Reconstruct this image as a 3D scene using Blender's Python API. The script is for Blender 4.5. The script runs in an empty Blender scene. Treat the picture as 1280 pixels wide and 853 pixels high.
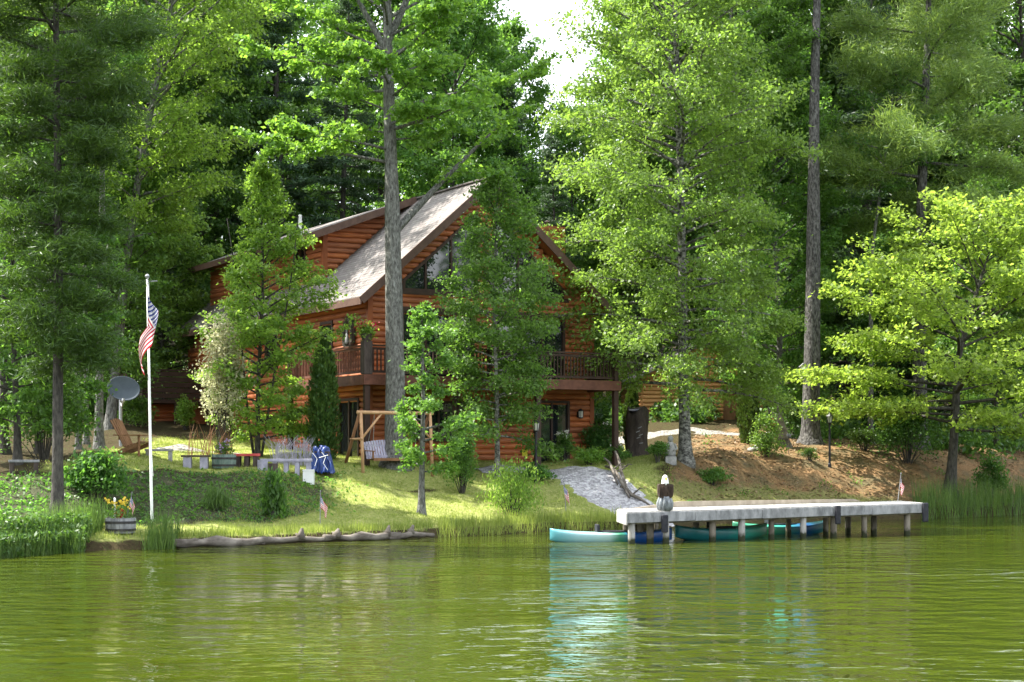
import bpy, math, random
import numpy as np
from mathutils import Vector, Matrix

S = bpy.context.scene
COL = S.collection
R = math.radians
rs = np.random.RandomState(7)
random.seed(7)

# ------------------------------------------------------------------ camera
F = 2133.0            # focal length in photo pixels (60 mm on 36 mm)
H_CAM = 2.16          # eye height above the lake
HOR = 575.0           # horizon row in the photo
def WX(px, D): return (px - 640.0) / F * D
def WZ(py, D): return H_CAM + (HOR - py) / F * D

cam = bpy.data.cameras.new('camera'); co = bpy.data.objects.new('camera', cam); COL.objects.link(co)
co.location = (0, 0, H_CAM); co.rotation_euler = (R(90), 0, 0)
cam.sensor_width = 36; cam.lens = 60; cam.shift_y = (HOR - 426.5) / 1280.0
cam.clip_start = 0.5; cam.clip_end = 3000
S.camera = co

# ------------------------------------------------------------------ light
SUN_AZ = (-0.93, 0.20); SUN_EL = R(57)
w = bpy.data.worlds.new('World'); S.world = w; w.use_nodes = True
nt = w.node_tree; bg = nt.nodes['Background']
sky = nt.nodes.new('ShaderNodeTexSky'); sky.sky_type = 'NISHITA'; sky.sun_disc = False
sky.sun_elevation = SUN_EL; sky.sun_rotation = math.atan2(SUN_AZ[0], SUN_AZ[1])
sky.air_density = 1.0; sky.dust_density = 3.0; sky.ozone_density = 0.8
# thin broken cloud over the clear sky
tcw = nt.nodes.new('ShaderNodeTexCoord'); mpw = nt.nodes.new('ShaderNodeMapping'); mpw.inputs['Scale'].default_value = (1, 1, 2.2); nt.links.new(tcw.outputs['Generated'], mpw.inputs[0])
nw = nt.nodes.new('ShaderNodeTexNoise'); nw.inputs['Scale'].default_value = 2.2; nw.inputs['Detail'].default_value = 6; nt.links.new(mpw.outputs[0], nw.inputs['Vector'])
rw = nt.nodes.new('ShaderNodeMapRange'); rw.inputs[1].default_value = .33; rw.inputs[2].default_value = .6; nt.links.new(nw.outputs['Fac'], rw.inputs[0])
mw = nt.nodes.new('ShaderNodeMix'); mw.data_type = 'RGBA'; nt.links.new(rw.outputs[0], mw.inputs[0]); nt.links.new(sky.outputs[0], mw.inputs[6]); mw.inputs[7].default_value = (8.5, 8.8, 9.2, 1)
nt.links.new(mw.outputs[2], bg.inputs[0]); bg.inputs[1].default_value = 0.13
sl = bpy.data.lights.new('sun', 'SUN'); sl.energy = 5.0; sl.angle = R(0.53); sl.color = (1, 0.96, 0.87)
so = bpy.data.objects.new('sun', sl); COL.objects.link(so)
n_ = math.hypot(*SUN_AZ)
sd = Vector((SUN_AZ[0]/n_*math.cos(SUN_EL), SUN_AZ[1]/n_*math.cos(SUN_EL), math.sin(SUN_EL)))
so.rotation_euler = sd.to_track_quat('Z', 'Y').to_euler(); so.location = sd * 100
S.view_settings.view_transform = 'Standard'; S.view_settings.look = 'None'
S.view_settings.exposure = 1.75; S.view_settings.gamma = 1
S.render.engine = 'CYCLES'
S.cycles.max_bounces = 7; S.cycles.diffuse_bounces = 4; S.cycles.glossy_bounces = 3; S.cycles.transmission_bounces = 4
S.cycles.use_denoising = True
S.cycles.sample_clamp_indirect = 6

# ------------------------------------------------------------------ materials
def new_mat(name):
    m = bpy.data.materials.new(name); m.use_nodes = True
    t = m.node_tree
    return m, t, t.nodes, t.links, t.nodes['Principled BSDF']

def mat(name, c1, c2=None, rough=0.7, scale=4.0, stretch=(1, 1, 1), bump=0.0, bscale=None, spec=0.3, detail=6, metal=0.0, c3=None, lo=.35, hi=.65):
    m, t, N, L, P = new_mat(name)
    P.inputs['Roughness'].default_value = rough; P.inputs['Specular IOR Level'].default_value = spec
    P.inputs['Metallic'].default_value = metal
    if c2 is None: c2 = tuple(v*.8 for v in c1)
    tc = N.new('ShaderNodeTexCoord'); mp = N.new('ShaderNodeMapping'); mp.inputs['Scale'].default_value = stretch
    L.new(tc.outputs['Object'], mp.inputs[0])
    no = N.new('ShaderNodeTexNoise'); no.inputs['Scale'].default_value = scale; no.inputs['Detail'].default_value = detail
    no.inputs['Roughness'].default_value = .65
    L.new(mp.outputs[0], no.inputs['Vector'])
    cr = N.new('ShaderNodeValToRGB'); cr.color_ramp.elements[0].position = lo; cr.color_ramp.elements[1].position = hi
    cr.color_ramp.elements[0].color = (*c1, 1); cr.color_ramp.elements[1].color = (*c2, 1)
    if c3: e = cr.color_ramp.elements.new(min(.98, hi+.15)); e.color = (*c3, 1)
    L.new(no.outputs['Fac'], cr.inputs[0]); L.new(cr.outputs[0], P.inputs['Base Color'])
    if bump:
        b = N.new('ShaderNodeBump'); b.inputs['Strength'].default_value = .9; b.inputs['Distance'].default_value = bump
        n2 = N.new('ShaderNodeTexNoise'); n2.inputs['Scale'].default_value = bscale or scale*3; n2.inputs['Detail'].default_value = 5
        L.new(mp.outputs[0], n2.inputs['Vector']); L.new(n2.outputs['Fac'], b.inputs['Height']); L.new(b.outputs[0], P.inputs['Normal'])
    return m

def leaf_mat(name, d1, d2, tr, tw=.45, rough=.45, d3=None):
    """thin leaf: diffuse-gloss front, translucent back"""
    m, t, N, L, P = new_mat(name)
    g = N.new('ShaderNodeNewGeometry'); oi = N.new('ShaderNodeObjectInfo')
    cr = N.new('ShaderNodeValToRGB'); cr.color_ramp.elements[0].color = (*d1, 1); cr.color_ramp.elements[1].color = (*d2, 1)
    if d3: e = cr.color_ramp.elements.new(.93); e.color = (*d2, 1); cr.color_ramp.elements[-1].color = (*d3, 1)
    L.new(g.outputs['Random Per Island'], cr.inputs[0])
    hs = N.new('ShaderNodeHueSaturation')
    mr = N.new('ShaderNodeMapRange'); mr.inputs[3].default_value = .485; mr.inputs[4].default_value = .515
    mv = N.new('ShaderNodeMapRange'); mv.inputs[3].default_value = .85; mv.inputs[4].default_value = 1.15
    L.new(oi.outputs['Random'], mr.inputs[0]); L.new(mr.outputs[0], hs.inputs['Hue'])
    L.new(oi.outputs['Random'], mv.inputs[0]); L.new(mv.outputs[0], hs.inputs['Value'])
    # clumps of fresher and older leaves
    tcl = N.new('ShaderNodeTexCoord'); nzl = N.new('ShaderNodeTexNoise'); nzl.inputs['Scale'].default_value = 1.1; nzl.inputs['Detail'].default_value = 2; L.new(tcl.outputs['Object'], nzl.inputs['Vector'])
    h2 = N.new('ShaderNodeHueSaturation'); ml = N.new('ShaderNodeMapRange'); ml.inputs[1].default_value = .3; ml.inputs[2].default_value = .7; ml.inputs[3].default_value = .72; ml.inputs[4].default_value = 1.25; L.new(nzl.outputs['Fac'], ml.inputs[0])
    mh = N.new('ShaderNodeMapRange'); mh.inputs[1].default_value = .3; mh.inputs[2].default_value = .7; mh.inputs[3].default_value = .512; mh.inputs[4].default_value = .49; L.new(nzl.outputs['Fac'], mh.inputs[0])
    L.new(ml.outputs[0], h2.inputs['Value']); L.new(mh.outputs[0], h2.inputs['Hue']); L.new(cr.outputs[0], h2.inputs['Color'])
    L.new(h2.outputs[0], hs.inputs['Color']); L.new(hs.outputs[0], P.inputs['Base Color'])
    P.inputs['Roughness'].default_value = rough; P.inputs['Specular IOR Level'].default_value = .35
    tb = N.new('ShaderNodeBsdfTranslucent')
    mx = N.new('ShaderNodeMix'); mx.data_type = 'RGBA'; mx.blend_type = 'MULTIPLY'; mx.inputs[0].default_value = 1
    k = N.new('ShaderNodeMapRange'); k.inputs[3].default_value = .6; k.inputs[4].default_value = 1.25
    L.new(g.outputs['Random Per Island'], k.inputs[0])
    mx.inputs[6].default_value = (*tr, 1); L.new(k.outputs[0], mx.inputs[7])
    L.new(mx.outputs[2], tb.inputs[0])
    ms = N.new('ShaderNodeMixShader'); ms.inputs[0].default_value = tw
    L.new(P.outputs[0], ms.inputs[1]); L.new(tb.outputs[0], ms.inputs[2])
    L.new(ms.outputs[0], N['Material Output'].inputs[0])
    return m

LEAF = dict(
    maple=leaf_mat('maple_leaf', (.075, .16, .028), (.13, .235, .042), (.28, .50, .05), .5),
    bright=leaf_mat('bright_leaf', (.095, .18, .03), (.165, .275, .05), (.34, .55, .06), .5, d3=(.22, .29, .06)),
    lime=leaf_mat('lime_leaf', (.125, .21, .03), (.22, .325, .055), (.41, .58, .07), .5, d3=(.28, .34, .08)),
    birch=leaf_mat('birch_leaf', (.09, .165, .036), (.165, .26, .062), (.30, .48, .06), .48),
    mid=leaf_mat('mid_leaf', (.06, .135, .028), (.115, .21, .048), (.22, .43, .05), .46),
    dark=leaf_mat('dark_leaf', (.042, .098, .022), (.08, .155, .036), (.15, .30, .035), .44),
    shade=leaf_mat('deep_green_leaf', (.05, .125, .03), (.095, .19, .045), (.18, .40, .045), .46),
    pale=leaf_mat('variegated_leaf', (.42, .43, .26), (.62, .6, .42), (.6, .6, .32), .42),
    pine=leaf_mat('pine_needle', (.024, .062, .012), (.055, .105, .018), (.12, .23, .022), .35),
    softpine=leaf_mat('soft_pine_needle', (.07, .14, .03), (.15, .22, .05), (.26, .38, .06), .4),
    spruce=leaf_mat('spruce_needle', (.028, .062, .03), (.06, .11, .048), (.08, .15, .04), .28),
    cedar=leaf_mat('cedar_spray', (.035, .08, .015), (.08, .13, .025), (.1, .18, .02), .28),
    grass=leaf_mat('grass_blade', (.17, .23, .045), (.29, .33, .085), (.42, .5, .08), .42, d3=(.42, .38, .16)),
    reed=leaf_mat('reed_blade', (.06, .13, .03), (.12, .21, .05), (.2, .34, .05), .38),
    litter=leaf_mat('fallen_leaf', (.07, .04, .02), (.36, .24, .13), (.2, .12, .05), .15, d3=(.5, .38, .24)),
    flower_y=leaf_mat('yellow_petal', (.7, .5, .03), (.8, .62, .08), (.6, .45, .03), .3),
    flower_r=leaf_mat('crimson_petal', (.35, .01, .03), (.5, .03, .06), (.4, .01, .03), .3),
    flower_w=leaf_mat('white_petal', (.7, .68, .6), (.8, .75, .72), (.6, .6, .5), .3),
    flower_p=leaf_mat('mauve_petal', (.4, .25, .5), (.55, .4, .65), (.4, .3, .5), .3),
)
BARK = dict(
    maple=mat('grey_bark', (.045, .043, .038), (.175, .175, .158), .9, 16, (1, 1, .38), .05, 22, c3=(.29, .31, .28), lo=.36, hi=.6),
    pine=mat('pine_bark', (.03, .028, .026), (.125, .12, .113), .95, 14, (1, 1, .4), .06, 18, c3=(.2, .19, .18), lo=.4, hi=.6),
    birch=mat('birch_bark', (.04, .038, .034), (.24, .235, .21), .85, 7, (1, 1, 1.5), .02, 12, lo=.42, hi=.6, c3=(.36, .35, .32)),
    dark=mat('dark_bark', (.026, .024, .021), (.085, .078, .066), .95, 14, (1, 1, .35), .05, 18),
)
M_LOG = mat('stained_log', (.27, .072, .021), (.47, .145, .042), .55, 2.2, (.6, .6, 6), .006, 6, .35, c3=(.2, .045, .012))
def per_log(m):
    N, L = m.node_tree.nodes, m.node_tree.links; P = N['Principled BSDF']; src = P.inputs['Base Color'].links[0].from_socket
    g = N.new('ShaderNodeNewGeometry'); mr = N.new('ShaderNodeMapRange'); mr.inputs[3].default_value = .7; mr.inputs[4].default_value = 1.2; L.new(g.outputs['Random Per Island'], mr.inputs[0])
    m2 = N.new('ShaderNodeMapRange'); m2.inputs[3].default_value = .92; m2.inputs[4].default_value = 1.0; L.new(g.outputs['Random Per Island'], m2.inputs[0])
    hs = N.new('ShaderNodeHueSaturation'); L.new(mr.outputs[0], hs.inputs['Value']); L.new(m2.outputs[0], hs.inputs['Saturation']); L.new(src, hs.inputs['Color']); L.new(hs.outputs[0], P.inputs['Base Color'])
per_log(M_LOG)
M_LOG2 = mat('honey_log', (.42, .2, .07), (.6, .32, .13), .6, 1.6, (.6, .6, 5), .006, 6)
M_TRIM = mat('dark_brown_trim', (.035, .02, .014), (.06, .032, .022), .6, 5, (1, 1, 1))
M_RAIL = mat('sunlit_rail_rim_brown', (.09, .035, .022), (.16, .065, .04), .6, 6)  # rail brown with sunlight put into the tone; rim boards share it
M_FASCIA = mat('brown_fascia', (.09, .05, .038), (.13, .075, .055), .6, 4)
M_SOFFIT = mat('cedar_soffit', (.28, .09, .03), (.36, .13, .045), .6, 3)
M_BLACK = mat('black_metal', (.012, .012, .014), (.02, .02, .022), .45, 6)
M_GREYWOOD = mat('weathered_wood', (.13, .132, .135), (.31, .31, .315), .8, 4, (1.2, 1.2, .5), .006, 14, c3=(.22, .2, .18))
M_DECKWOOD = mat('dock_planking', (.27, .26, .24), (.45, .435, .41), .8, 3, (1, 1, 1), .006, 14, c3=(.38, .35, .3))
M_PILE = mat('pile_wood', (.10, .085, .065), (.26, .225, .18), .85, 4, (1, 1, .3), .01, 10)
M_POLE = mat('peeled_pole', (.36, .2, .1), (.52, .33, .18), .7, 4, (1, 1, .3), .005, 10)
M_BROWNWOOD = mat('brown_wood', (.16, .075, .035), (.25, .13, .06), .7, 5, (1, 1, .4), .005, 10)
M_DARKWOOD = mat('dark_old_wood', (.035, .026, .022), (.09, .07, .06), .9, 6, (1, 1, .3), .02, 10)
M_STONE = mat('grey_stone', (.2, .2, .19), (.38, .37, .35), .9, 5, (1, 1, 1), .02, 12)
M_WHITE = mat('white_paint', (.74, .74, .72), (.82, .82, .8), .4, 5)
M_RUBBER = mat('black_rubber', (.012, .013, .018), (.03, .03, .036), .7, 8)
M_DISH = mat('blue_grey_dish', (.05, .065, .085), (.075, .095, .12), .5, 3)
M_METAL = mat('galvanised_metal', (.3, .31, .32), (.4, .4, .42), .45, 6, metal=.6)
M_BLUE = mat('blue_tarp', (.008, .02, .10), (.02, .06, .24), .35, 4, spec=.5)
M_RED = mat('red_paint', (.42, .05, .045), (.55, .1, .09), .6, 5)
M_LAV = mat('lavender_grey_wood', (.26, .25, .32), (.42, .4, .48), .7, 5)
M_DRIFT = mat('driftwood', (.06, .048, .038), (.21, .185, .155), .9, 4, (.4, .4, 1), .02, 9)
M_GREENBAR = mat('green_barrel_stave', (.08, .13, .11), (.2, .25, .22), .8, 6, (1, 1, .3), .005, 10)
M_HOOP = mat('hoop_iron', (.02, .02, .022), (.05, .045, .04), .6, 8)
M_SOIL = mat('soil', (.03, .02, .012), (.06, .04, .025), .95, 8)
M_YEL = mat('yellow_plastic', (.7, .6, .03), (.8, .68, .06), .4, 3)

def waterline(m):
    N, L = m.node_tree.nodes, m.node_tree.links; P = N['Principled BSDF']; src = P.inputs['Base Color'].links[0].from_socket
    tc = N.new('ShaderNodeTexCoord'); sp = N.new('ShaderNodeSeparateXYZ'); L.new(tc.outputs['Object'], sp.inputs[0])
    no = N.new('ShaderNodeTexNoise'); no.inputs['Scale'].default_value = 9; L.new(tc.outputs['Object'], no.inputs['Vector'])
    ad = N.new('ShaderNodeMath'); ad.operation = 'MULTIPLY_ADD'; L.new(no.outputs['Fac'], ad.inputs[0]); ad.inputs[1].default_value = -.22; L.new(sp.outputs[2], ad.inputs[2])
    mr = N.new('ShaderNodeMapRange'); mr.inputs[1].default_value = 0; mr.inputs[2].default_value = .1; L.new(ad.outputs[0], mr.inputs[0])
    mx = N.new('ShaderNodeMix'); mx.data_type = 'RGBA'; L.new(mr.outputs[0], mx.inputs[0]); mx.inputs[6].default_value = (.03, .035, .015, 1); L.new(src, mx.inputs[7]); L.new(mx.outputs[2], P.inputs['Base Color'])
    return m
M_PILE_WET = waterline(mat('wet_pile', (.10, .085, .065), (.26, .225, .18), .85, 4, (1, 1, .3), .01, 10, c3=(.3, .28, .24)))
M_PILE_PALE = waterline(mat('pale_wet_pile', (.2, .19, .17), (.40, .385, .36), .8, 4, (1, 1, .4), .01, 12, c3=(.14, .13, .12)))
def glass_mat(name, c, rough=.03):
    m, t, N, L, P = new_mat(name)
    P.inputs['Base Color'].default_value = (*c, 1); P.inputs['Roughness'].default_value = rough
    P.inputs['IOR'].default_value = 1.52; P.inputs['Specular IOR Level'].default_value = .8
    return m
M_GLASS = glass_mat('window_glass', (.012, .016, .018))
M_LAMPGLASS = glass_mat('lamp_glass', (.5, .5, .46), .2)

def roof_mat():
    m, t, N, L, P = new_mat('asphalt_shingle')
    P.inputs['Roughness'].default_value = .9; P.inputs['Specular IOR Level'].default_value = .15
    tc = N.new('ShaderNodeTexCoord'); sp = N.new('ShaderNodeSeparateXYZ'); L.new(tc.outputs['Object'], sp.inputs[0])
    cb = N.new('ShaderNodeCombineXYZ'); L.new(sp.outputs[1], cb.inputs[0]); L.new(sp.outputs[2], cb.inputs[1])
    br = N.new('ShaderNodeTexBrick'); br.inputs['Scale'].default_value = 1; br.inputs['Brick Width'].default_value = .32
    br.inputs['Row Height'].default_value = .11; br.inputs['Mortar Size'].default_value = .008
    br.inputs['Color1'].default_value = (.18, .16, .155, 1); br.inputs['Color2'].default_value = (.25, .23, .22, 1)
    br.inputs['Mortar'].default_value = (.13, .11, .1, 1)
    L.new(cb.outputs[0], br.inputs['Vector'])
    no = N.new('ShaderNodeTexNoise'); no.inputs['Scale'].default_value = .8; L.new(tc.outputs['Object'], no.inputs['Vector'])
    hs = N.new('ShaderNodeHueSaturation'); mr = N.new('ShaderNodeMapRange'); mr.inputs[3].default_value = .75; mr.inputs[4].default_value = 1.2
    L.new(no.outputs['Fac'], mr.inputs[0]); L.new(mr.outputs[0], hs.inputs['Value']); L.new(br.outputs[0], hs.inputs['Color'])
    L.new(hs.outputs[0], P.inputs['Base Color'])
    b = N.new('ShaderNodeBump'); b.inputs['Distance'].default_value = .02; L.new(br.outputs['Fac'], b.inputs['Height']); b.invert = True
    L.new(b.outputs[0], P.inputs['Normal'])
    return m
M_ROOF = roof_mat()

# ------------------------------------------------------------------ mesh helpers
def tag(o, label=None, cat=None, group=None, kind=None):
    if label: o['label'] = label
    if cat: o['category'] = cat
    if group: o['group'] = group
    if kind: o['kind'] = kind
    return o

def empty(name, loc, rz=0.0):
    o = bpy.data.objects.new(name, None); COL.objects.link(o)
    o.location = loc; o.rotation_euler = (0, 0, rz); o.empty_display_size = .2
    return o

def link_mesh(me, name, m, parent=None, loc=None, rz=0.0, smooth=False):
    o = bpy.data.objects.new(name, me); COL.objects.link(o)
    if m is not None: me.materials.append(m)
    if parent: o.parent = parent
    if loc is not None: o.location = loc; o.rotation_euler = (0, 0, rz)
    if smooth: me.polygons.foreach_set('use_smooth', [True]*len(me.polygons))
    return o

def np_mesh(name, V, Q, smooth=False):
    """V (n,3), Q (m,k) faces of equal size"""
    V = np.asarray(V, np.float32); Q = np.asarray(Q, np.int32)
    me = bpy.data.meshes.new(name); k = Q.shape[1]
    me.vertices.add(len(V)); me.vertices.foreach_set('co', V.ravel())
    me.loops.add(Q.size); me.loops.foreach_set('vertex_index', Q.ravel())
    me.polygons.add(len(Q)); me.polygons.foreach_set('loop_start', np.arange(0, Q.size, k, dtype=np.int32))
    me.polygons.foreach_set('loop_total', np.full(len(Q), k, np.int32))
    if smooth: me.polygons.foreach_set('use_smooth', np.ones(len(Q), bool))
    me.update(calc_edges=True); me.validate()
    return me

class MB:
    def __init__(s): s.v = []; s.f = []
    def add(s, vs, fs):
        o = len(s.v); s.v += [tuple(p) for p in vs]; s.f += [tuple(i+o for i in f) for f in fs]
    def box(s, x0, y0, z0, x1, y1, z1, M=None):
        vs = [Vector(p) for p in ((x0,y0,z0),(x1,y0,z0),(x1,y1,z0),(x0,y1,z0),(x0,y0,z1),(x1,y0,z1),(x1,y1,z1),(x0,y1,z1))]
        if M: vs = [M @ p for p in vs]
        s.add(vs, ((0,3,2,1),(4,5,6,7),(0,1,5,4),(1,2,6,5),(2,3,7,6),(3,0,4,7)))
    def beam(s, a, b, wd, hg, up=(0, 0, 1)):
        a = Vector(a); b = Vector(b); d = (b-a); L = d.length; d.normalize()
        u = Vector(up); side = d.cross(u)
        if side.length < 1e-4: side = d.cross(Vector((1, 0, 0)))
        side.normalize(); u = side.cross(d)
        vs = []
        for p in (a, b):
            for sx, sz in ((-1,-1),(1,-1),(1,1),(-1,1)): vs.append(p + side*sx*wd/2 + u*sz*hg/2)
        s.add(vs, ((0,3,2,1),(4,5,6,7),(0,1,5,4),(1,2,6,5),(2,3,7,6),(3,0,4,7)))
    def tube(s, pts, rad, n=8, cap=True, jit=0.0):
        pts = [Vector(p) for p in pts]
        if not hasattr(rad, '__len__'): rad = [rad]*len(pts)
        ref = Vector((.31, .17, .93)) if abs((pts[-1]-pts[0]).normalized().z) < .8 else Vector((1, .1, 0))
        o = len(s.v)
        for i, p in enumerate(pts):
            d = (pts[min(i+1, len(pts)-1)] - pts[max(i-1, 0)]).normalized()
            a = d.cross(ref).normalized(); b = d.cross(a)
            for k in range(n):
                t = 2*math.pi*k/n; r = rad[i]*(1 + (random.uniform(-jit, jit) if jit else 0))
                s.v.append(tuple(p + a*math.cos(t)*r + b*math.sin(t)*r))
        for i in range(len(pts)-1):
            for k in range(n):
                k2 = (k+1) % n
                s.f.append((o+i*n+k, o+i*n+k2, o+(i+1)*n+k2, o+(i+1)*n+k))
        if cap:
            s.f.append(tuple(o+k for k in reversed(range(n)))); e = o+(len(pts)-1)*n
            s.f.append(tuple(e+k for k in range(n)))
    def lathe(s, prof, n=16, c=(0, 0, 0), sx=1, sy=1):
        """prof list of (r, z)"""
        o = len(s.v)
        for r, z in prof:
            for k in range(n):
                t = 2*math.pi*k/n; s.v.append((c[0]+r*sx*math.cos(t), c[1]+r*sy*math.sin(t), c[2]+z))
        for i in range(len(prof)-1):
            for k in range(n):
                k2 = (k+1) % n; s.f.append((o+i*n+k, o+i*n+k2, o+(i+1)*n+k2, o+(i+1)*n+k))
        s.f.append(tuple(o+k for k in reversed(range(n)))); e = o+(len(prof)-1)*n
        s.f.append(tuple(e+k for k in range(n)))
    def prism(s, poly, axis_vec):
        """planar polygon (3D points) extruded along axis_vec"""
        a = Vector(axis_vec); n = len(poly)
        vs = [Vector(p) for p in poly] + [Vector(p)+a for p in poly]
        s.add(vs, [tuple(reversed(range(n))), tuple(range(n, 2*n))] + [(i, (i+1) % n, n+(i+1) % n, n+i) for i in range(n)])
    def build(s, name, m, parent=None, loc=None, rz=0.0, smooth=False, bevel=0):
        me = bpy.data.meshes.new(name); me.from_pydata(s.v, [], s.f); me.update()
        o = link_mesh(me, name, m, parent, loc, rz, smooth)
        if bevel:
            b = o.modifiers.new('bevel', 'BEVEL'); b.width = bevel; b.segments = 2; b.limit_method = 'ANGLE'
        return o

def copy_thing(root, loc=None, rz=None, sc=None, label=None):
    r = root.copy(); COL.objects.link(r)
    if loc is not None: r.location = loc
    if rz is not None: r.rotation_euler = (0, 0, rz)
    if sc is not None: r.scale = sc if hasattr(sc, '__len__') else (sc, sc, sc)
    if label: r['label'] = label
    for ch in list(root.children):
        c = ch.copy(); COL.objects.link(c); c.parent = r
        for g in list(ch.children):
            d = g.copy(); COL.objects.link(d); d.parent = c
    return r

# ------------------------------------------------------------------ terrain
SX = np.array([-400, -60, -25, -16, -11.3, -10.3, -8.3, -5.0, -2.2, -.46, 1.2, 4, 7, 10, 16, 20.3, 40, 100, 400.])
SY = np.array([-50,  10,  30,  35,  37.8,  40.4, 41.6, 44.7, 47.4, 49.4, 51.6, 53, 57.2, 59.8, 63, 67.7, 84, 120, 200.])
PD = np.array([-300, -8, -1.5, 0, .25, 1.0, 2.5, 5, 9, 14, 20, 40, 70, 120, 400])
PZ = np.array([-1.6, -1.6, -.45, 0, .24, .33, .50, .95, 1.87, 2.25, 2.5, 4.2, 9, 18, 50.])
def sst(a, b, x):
    t = np.clip((x-a)/(b-a), 0, 1); return t*t*(3-2*t)
def shore(x): return np.interp(x, SX, SY) + .12*np.sin(x*2.1) + .07*np.sin(x*5.3+1)
def gz(x, y):
    x = np.asarray(x, float); y = np.asarray(y, float)
    d = y - shore(x)
    k = sst(-1.5, 2.8, x)*.55
    z = np.interp(np.where(d > 0, np.minimum(d*(1+k), d+5*k), d), PD, PZ)
    z = np.where(z > 0, z*(1+.34*sst(3, 8, x)), z)
    bump = 1.5*(.035*np.sin(x*1.7+y*.9)+.03*np.sin(x*.8-y*1.9+2)+.015*np.sin(x*4.1+y*3.3)+.012*np.sin(x*6.3-y*5.1))
    return z + bump*sst(.6, 2.5, d)
gz0 = gz
def gz(x, y):
    x = np.asarray(x, float); y = np.asarray(y, float)
    return np.maximum(gz0(x, y), np.interp(np.maximum(x-80-.1*np.abs(y), -66-y), [-20, -4, 0, 4, 30, 300], [-3, -1.2, 0, .8, 3, 20]))
def G(px, D, dz=0.0):
    x = WX(px, D); return (x, D, float(gz(x, D))+dz)

xs = np.unique(np.concatenate([np.linspace(-400, -40, 19), np.linspace(-40, -18, 23), np.arange(-18, 24.01, .22), np.linspace(24, 50, 27), np.linspace(50, 130, 33), np.linspace(130, 400, 14)]))
ys = np.unique(np.concatenate([np.linspace(-300, -110, 7), np.linspace(-110, -50, 25), np.linspace(-50, 20, 15), np.linspace(20, 36, 20), np.arange(36, 74.01, .22), np.linspace(74, 130, 57), np.linspace(130, 420, 20)]))
GX, GY = np.meshgrid(xs, ys); GZ = gz(GX, GY)
nx, ny = len(xs), len(ys)
V = np.stack([GX.ravel(), GY.ravel(), GZ.ravel()], 1)
idx = np.arange(nx*ny).reshape(ny, nx)
Q = np.stack([idx[:-1, :-1].ravel(), idx[:-1, 1:].ravel(), idx[1:, 1:].ravel(), idx[1:, :-1].ravel()], 1)
gme = np_mesh('ground', V, Q, True)
def lawn_mask(x, y):
    d = y - shore(x)
    m = sst(-8.6, -7.2, x + .0*d) * (1-sst(3.8, 6.5, x)) * sst(.1, .5, d) * (1-sst(15, 19, d))
    m2 = sst(-13.5, -12, x)*(1-sst(-7.5, -6, x))*sst(8.2, 9.2, d)*(1-sst(22, 28, d))   # terrace left of the house
    m3 = sst(-13.5, -11, x)*(1-sst(-8, -6.5, x))*sst(.1, .4, d)*(1-sst(2.2, 3.4, d))   # strip along the shore
    m4 = sst(9, 10.5, x)*(1-sst(13, 15, x))*sst(10.5, 11.5, d)*(1-sst(13, 15, d))
    bare = np.exp(-(((x+2.9)/1.0)**2+((d-6.3)/.5)**2))                                  # worn patch in front of the swing
    return np.clip(np.maximum.reduce([m*(1-.75*bare), m2, .85*m3, m4]), 0, 1)
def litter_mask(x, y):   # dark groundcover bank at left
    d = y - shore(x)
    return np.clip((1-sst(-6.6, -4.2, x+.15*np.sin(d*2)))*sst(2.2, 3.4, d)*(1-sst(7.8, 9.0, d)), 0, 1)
def needle_mask(x, y):
    d = y - shore(x)
    return np.clip(sst(4.2, 6.5, x - .25*(d-4))*sst(.3, 1.2, d)*(1-sst(17, 22, d)), 0, 1)
def dry_mask(x, y):
    d = y - shore(x)
    return np.clip(sst(2.5, 3.6, x)*(1-sst(13, 16, x))*sst(.25, .8, d)*(1-sst(2.4, 4.6, d + .22*(x-7))), 0, 1)
for nm, fn in (('lawn', lawn_mask), ('litter', litter_mask), ('needles', needle_mask), ('dry', dry_mask)):
    a = gme.attributes.new(nm, 'FLOAT', 'POINT'); a.data.foreach_set('value', fn(V[:, 0], V[:, 1]).astype(np.float32))

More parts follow.
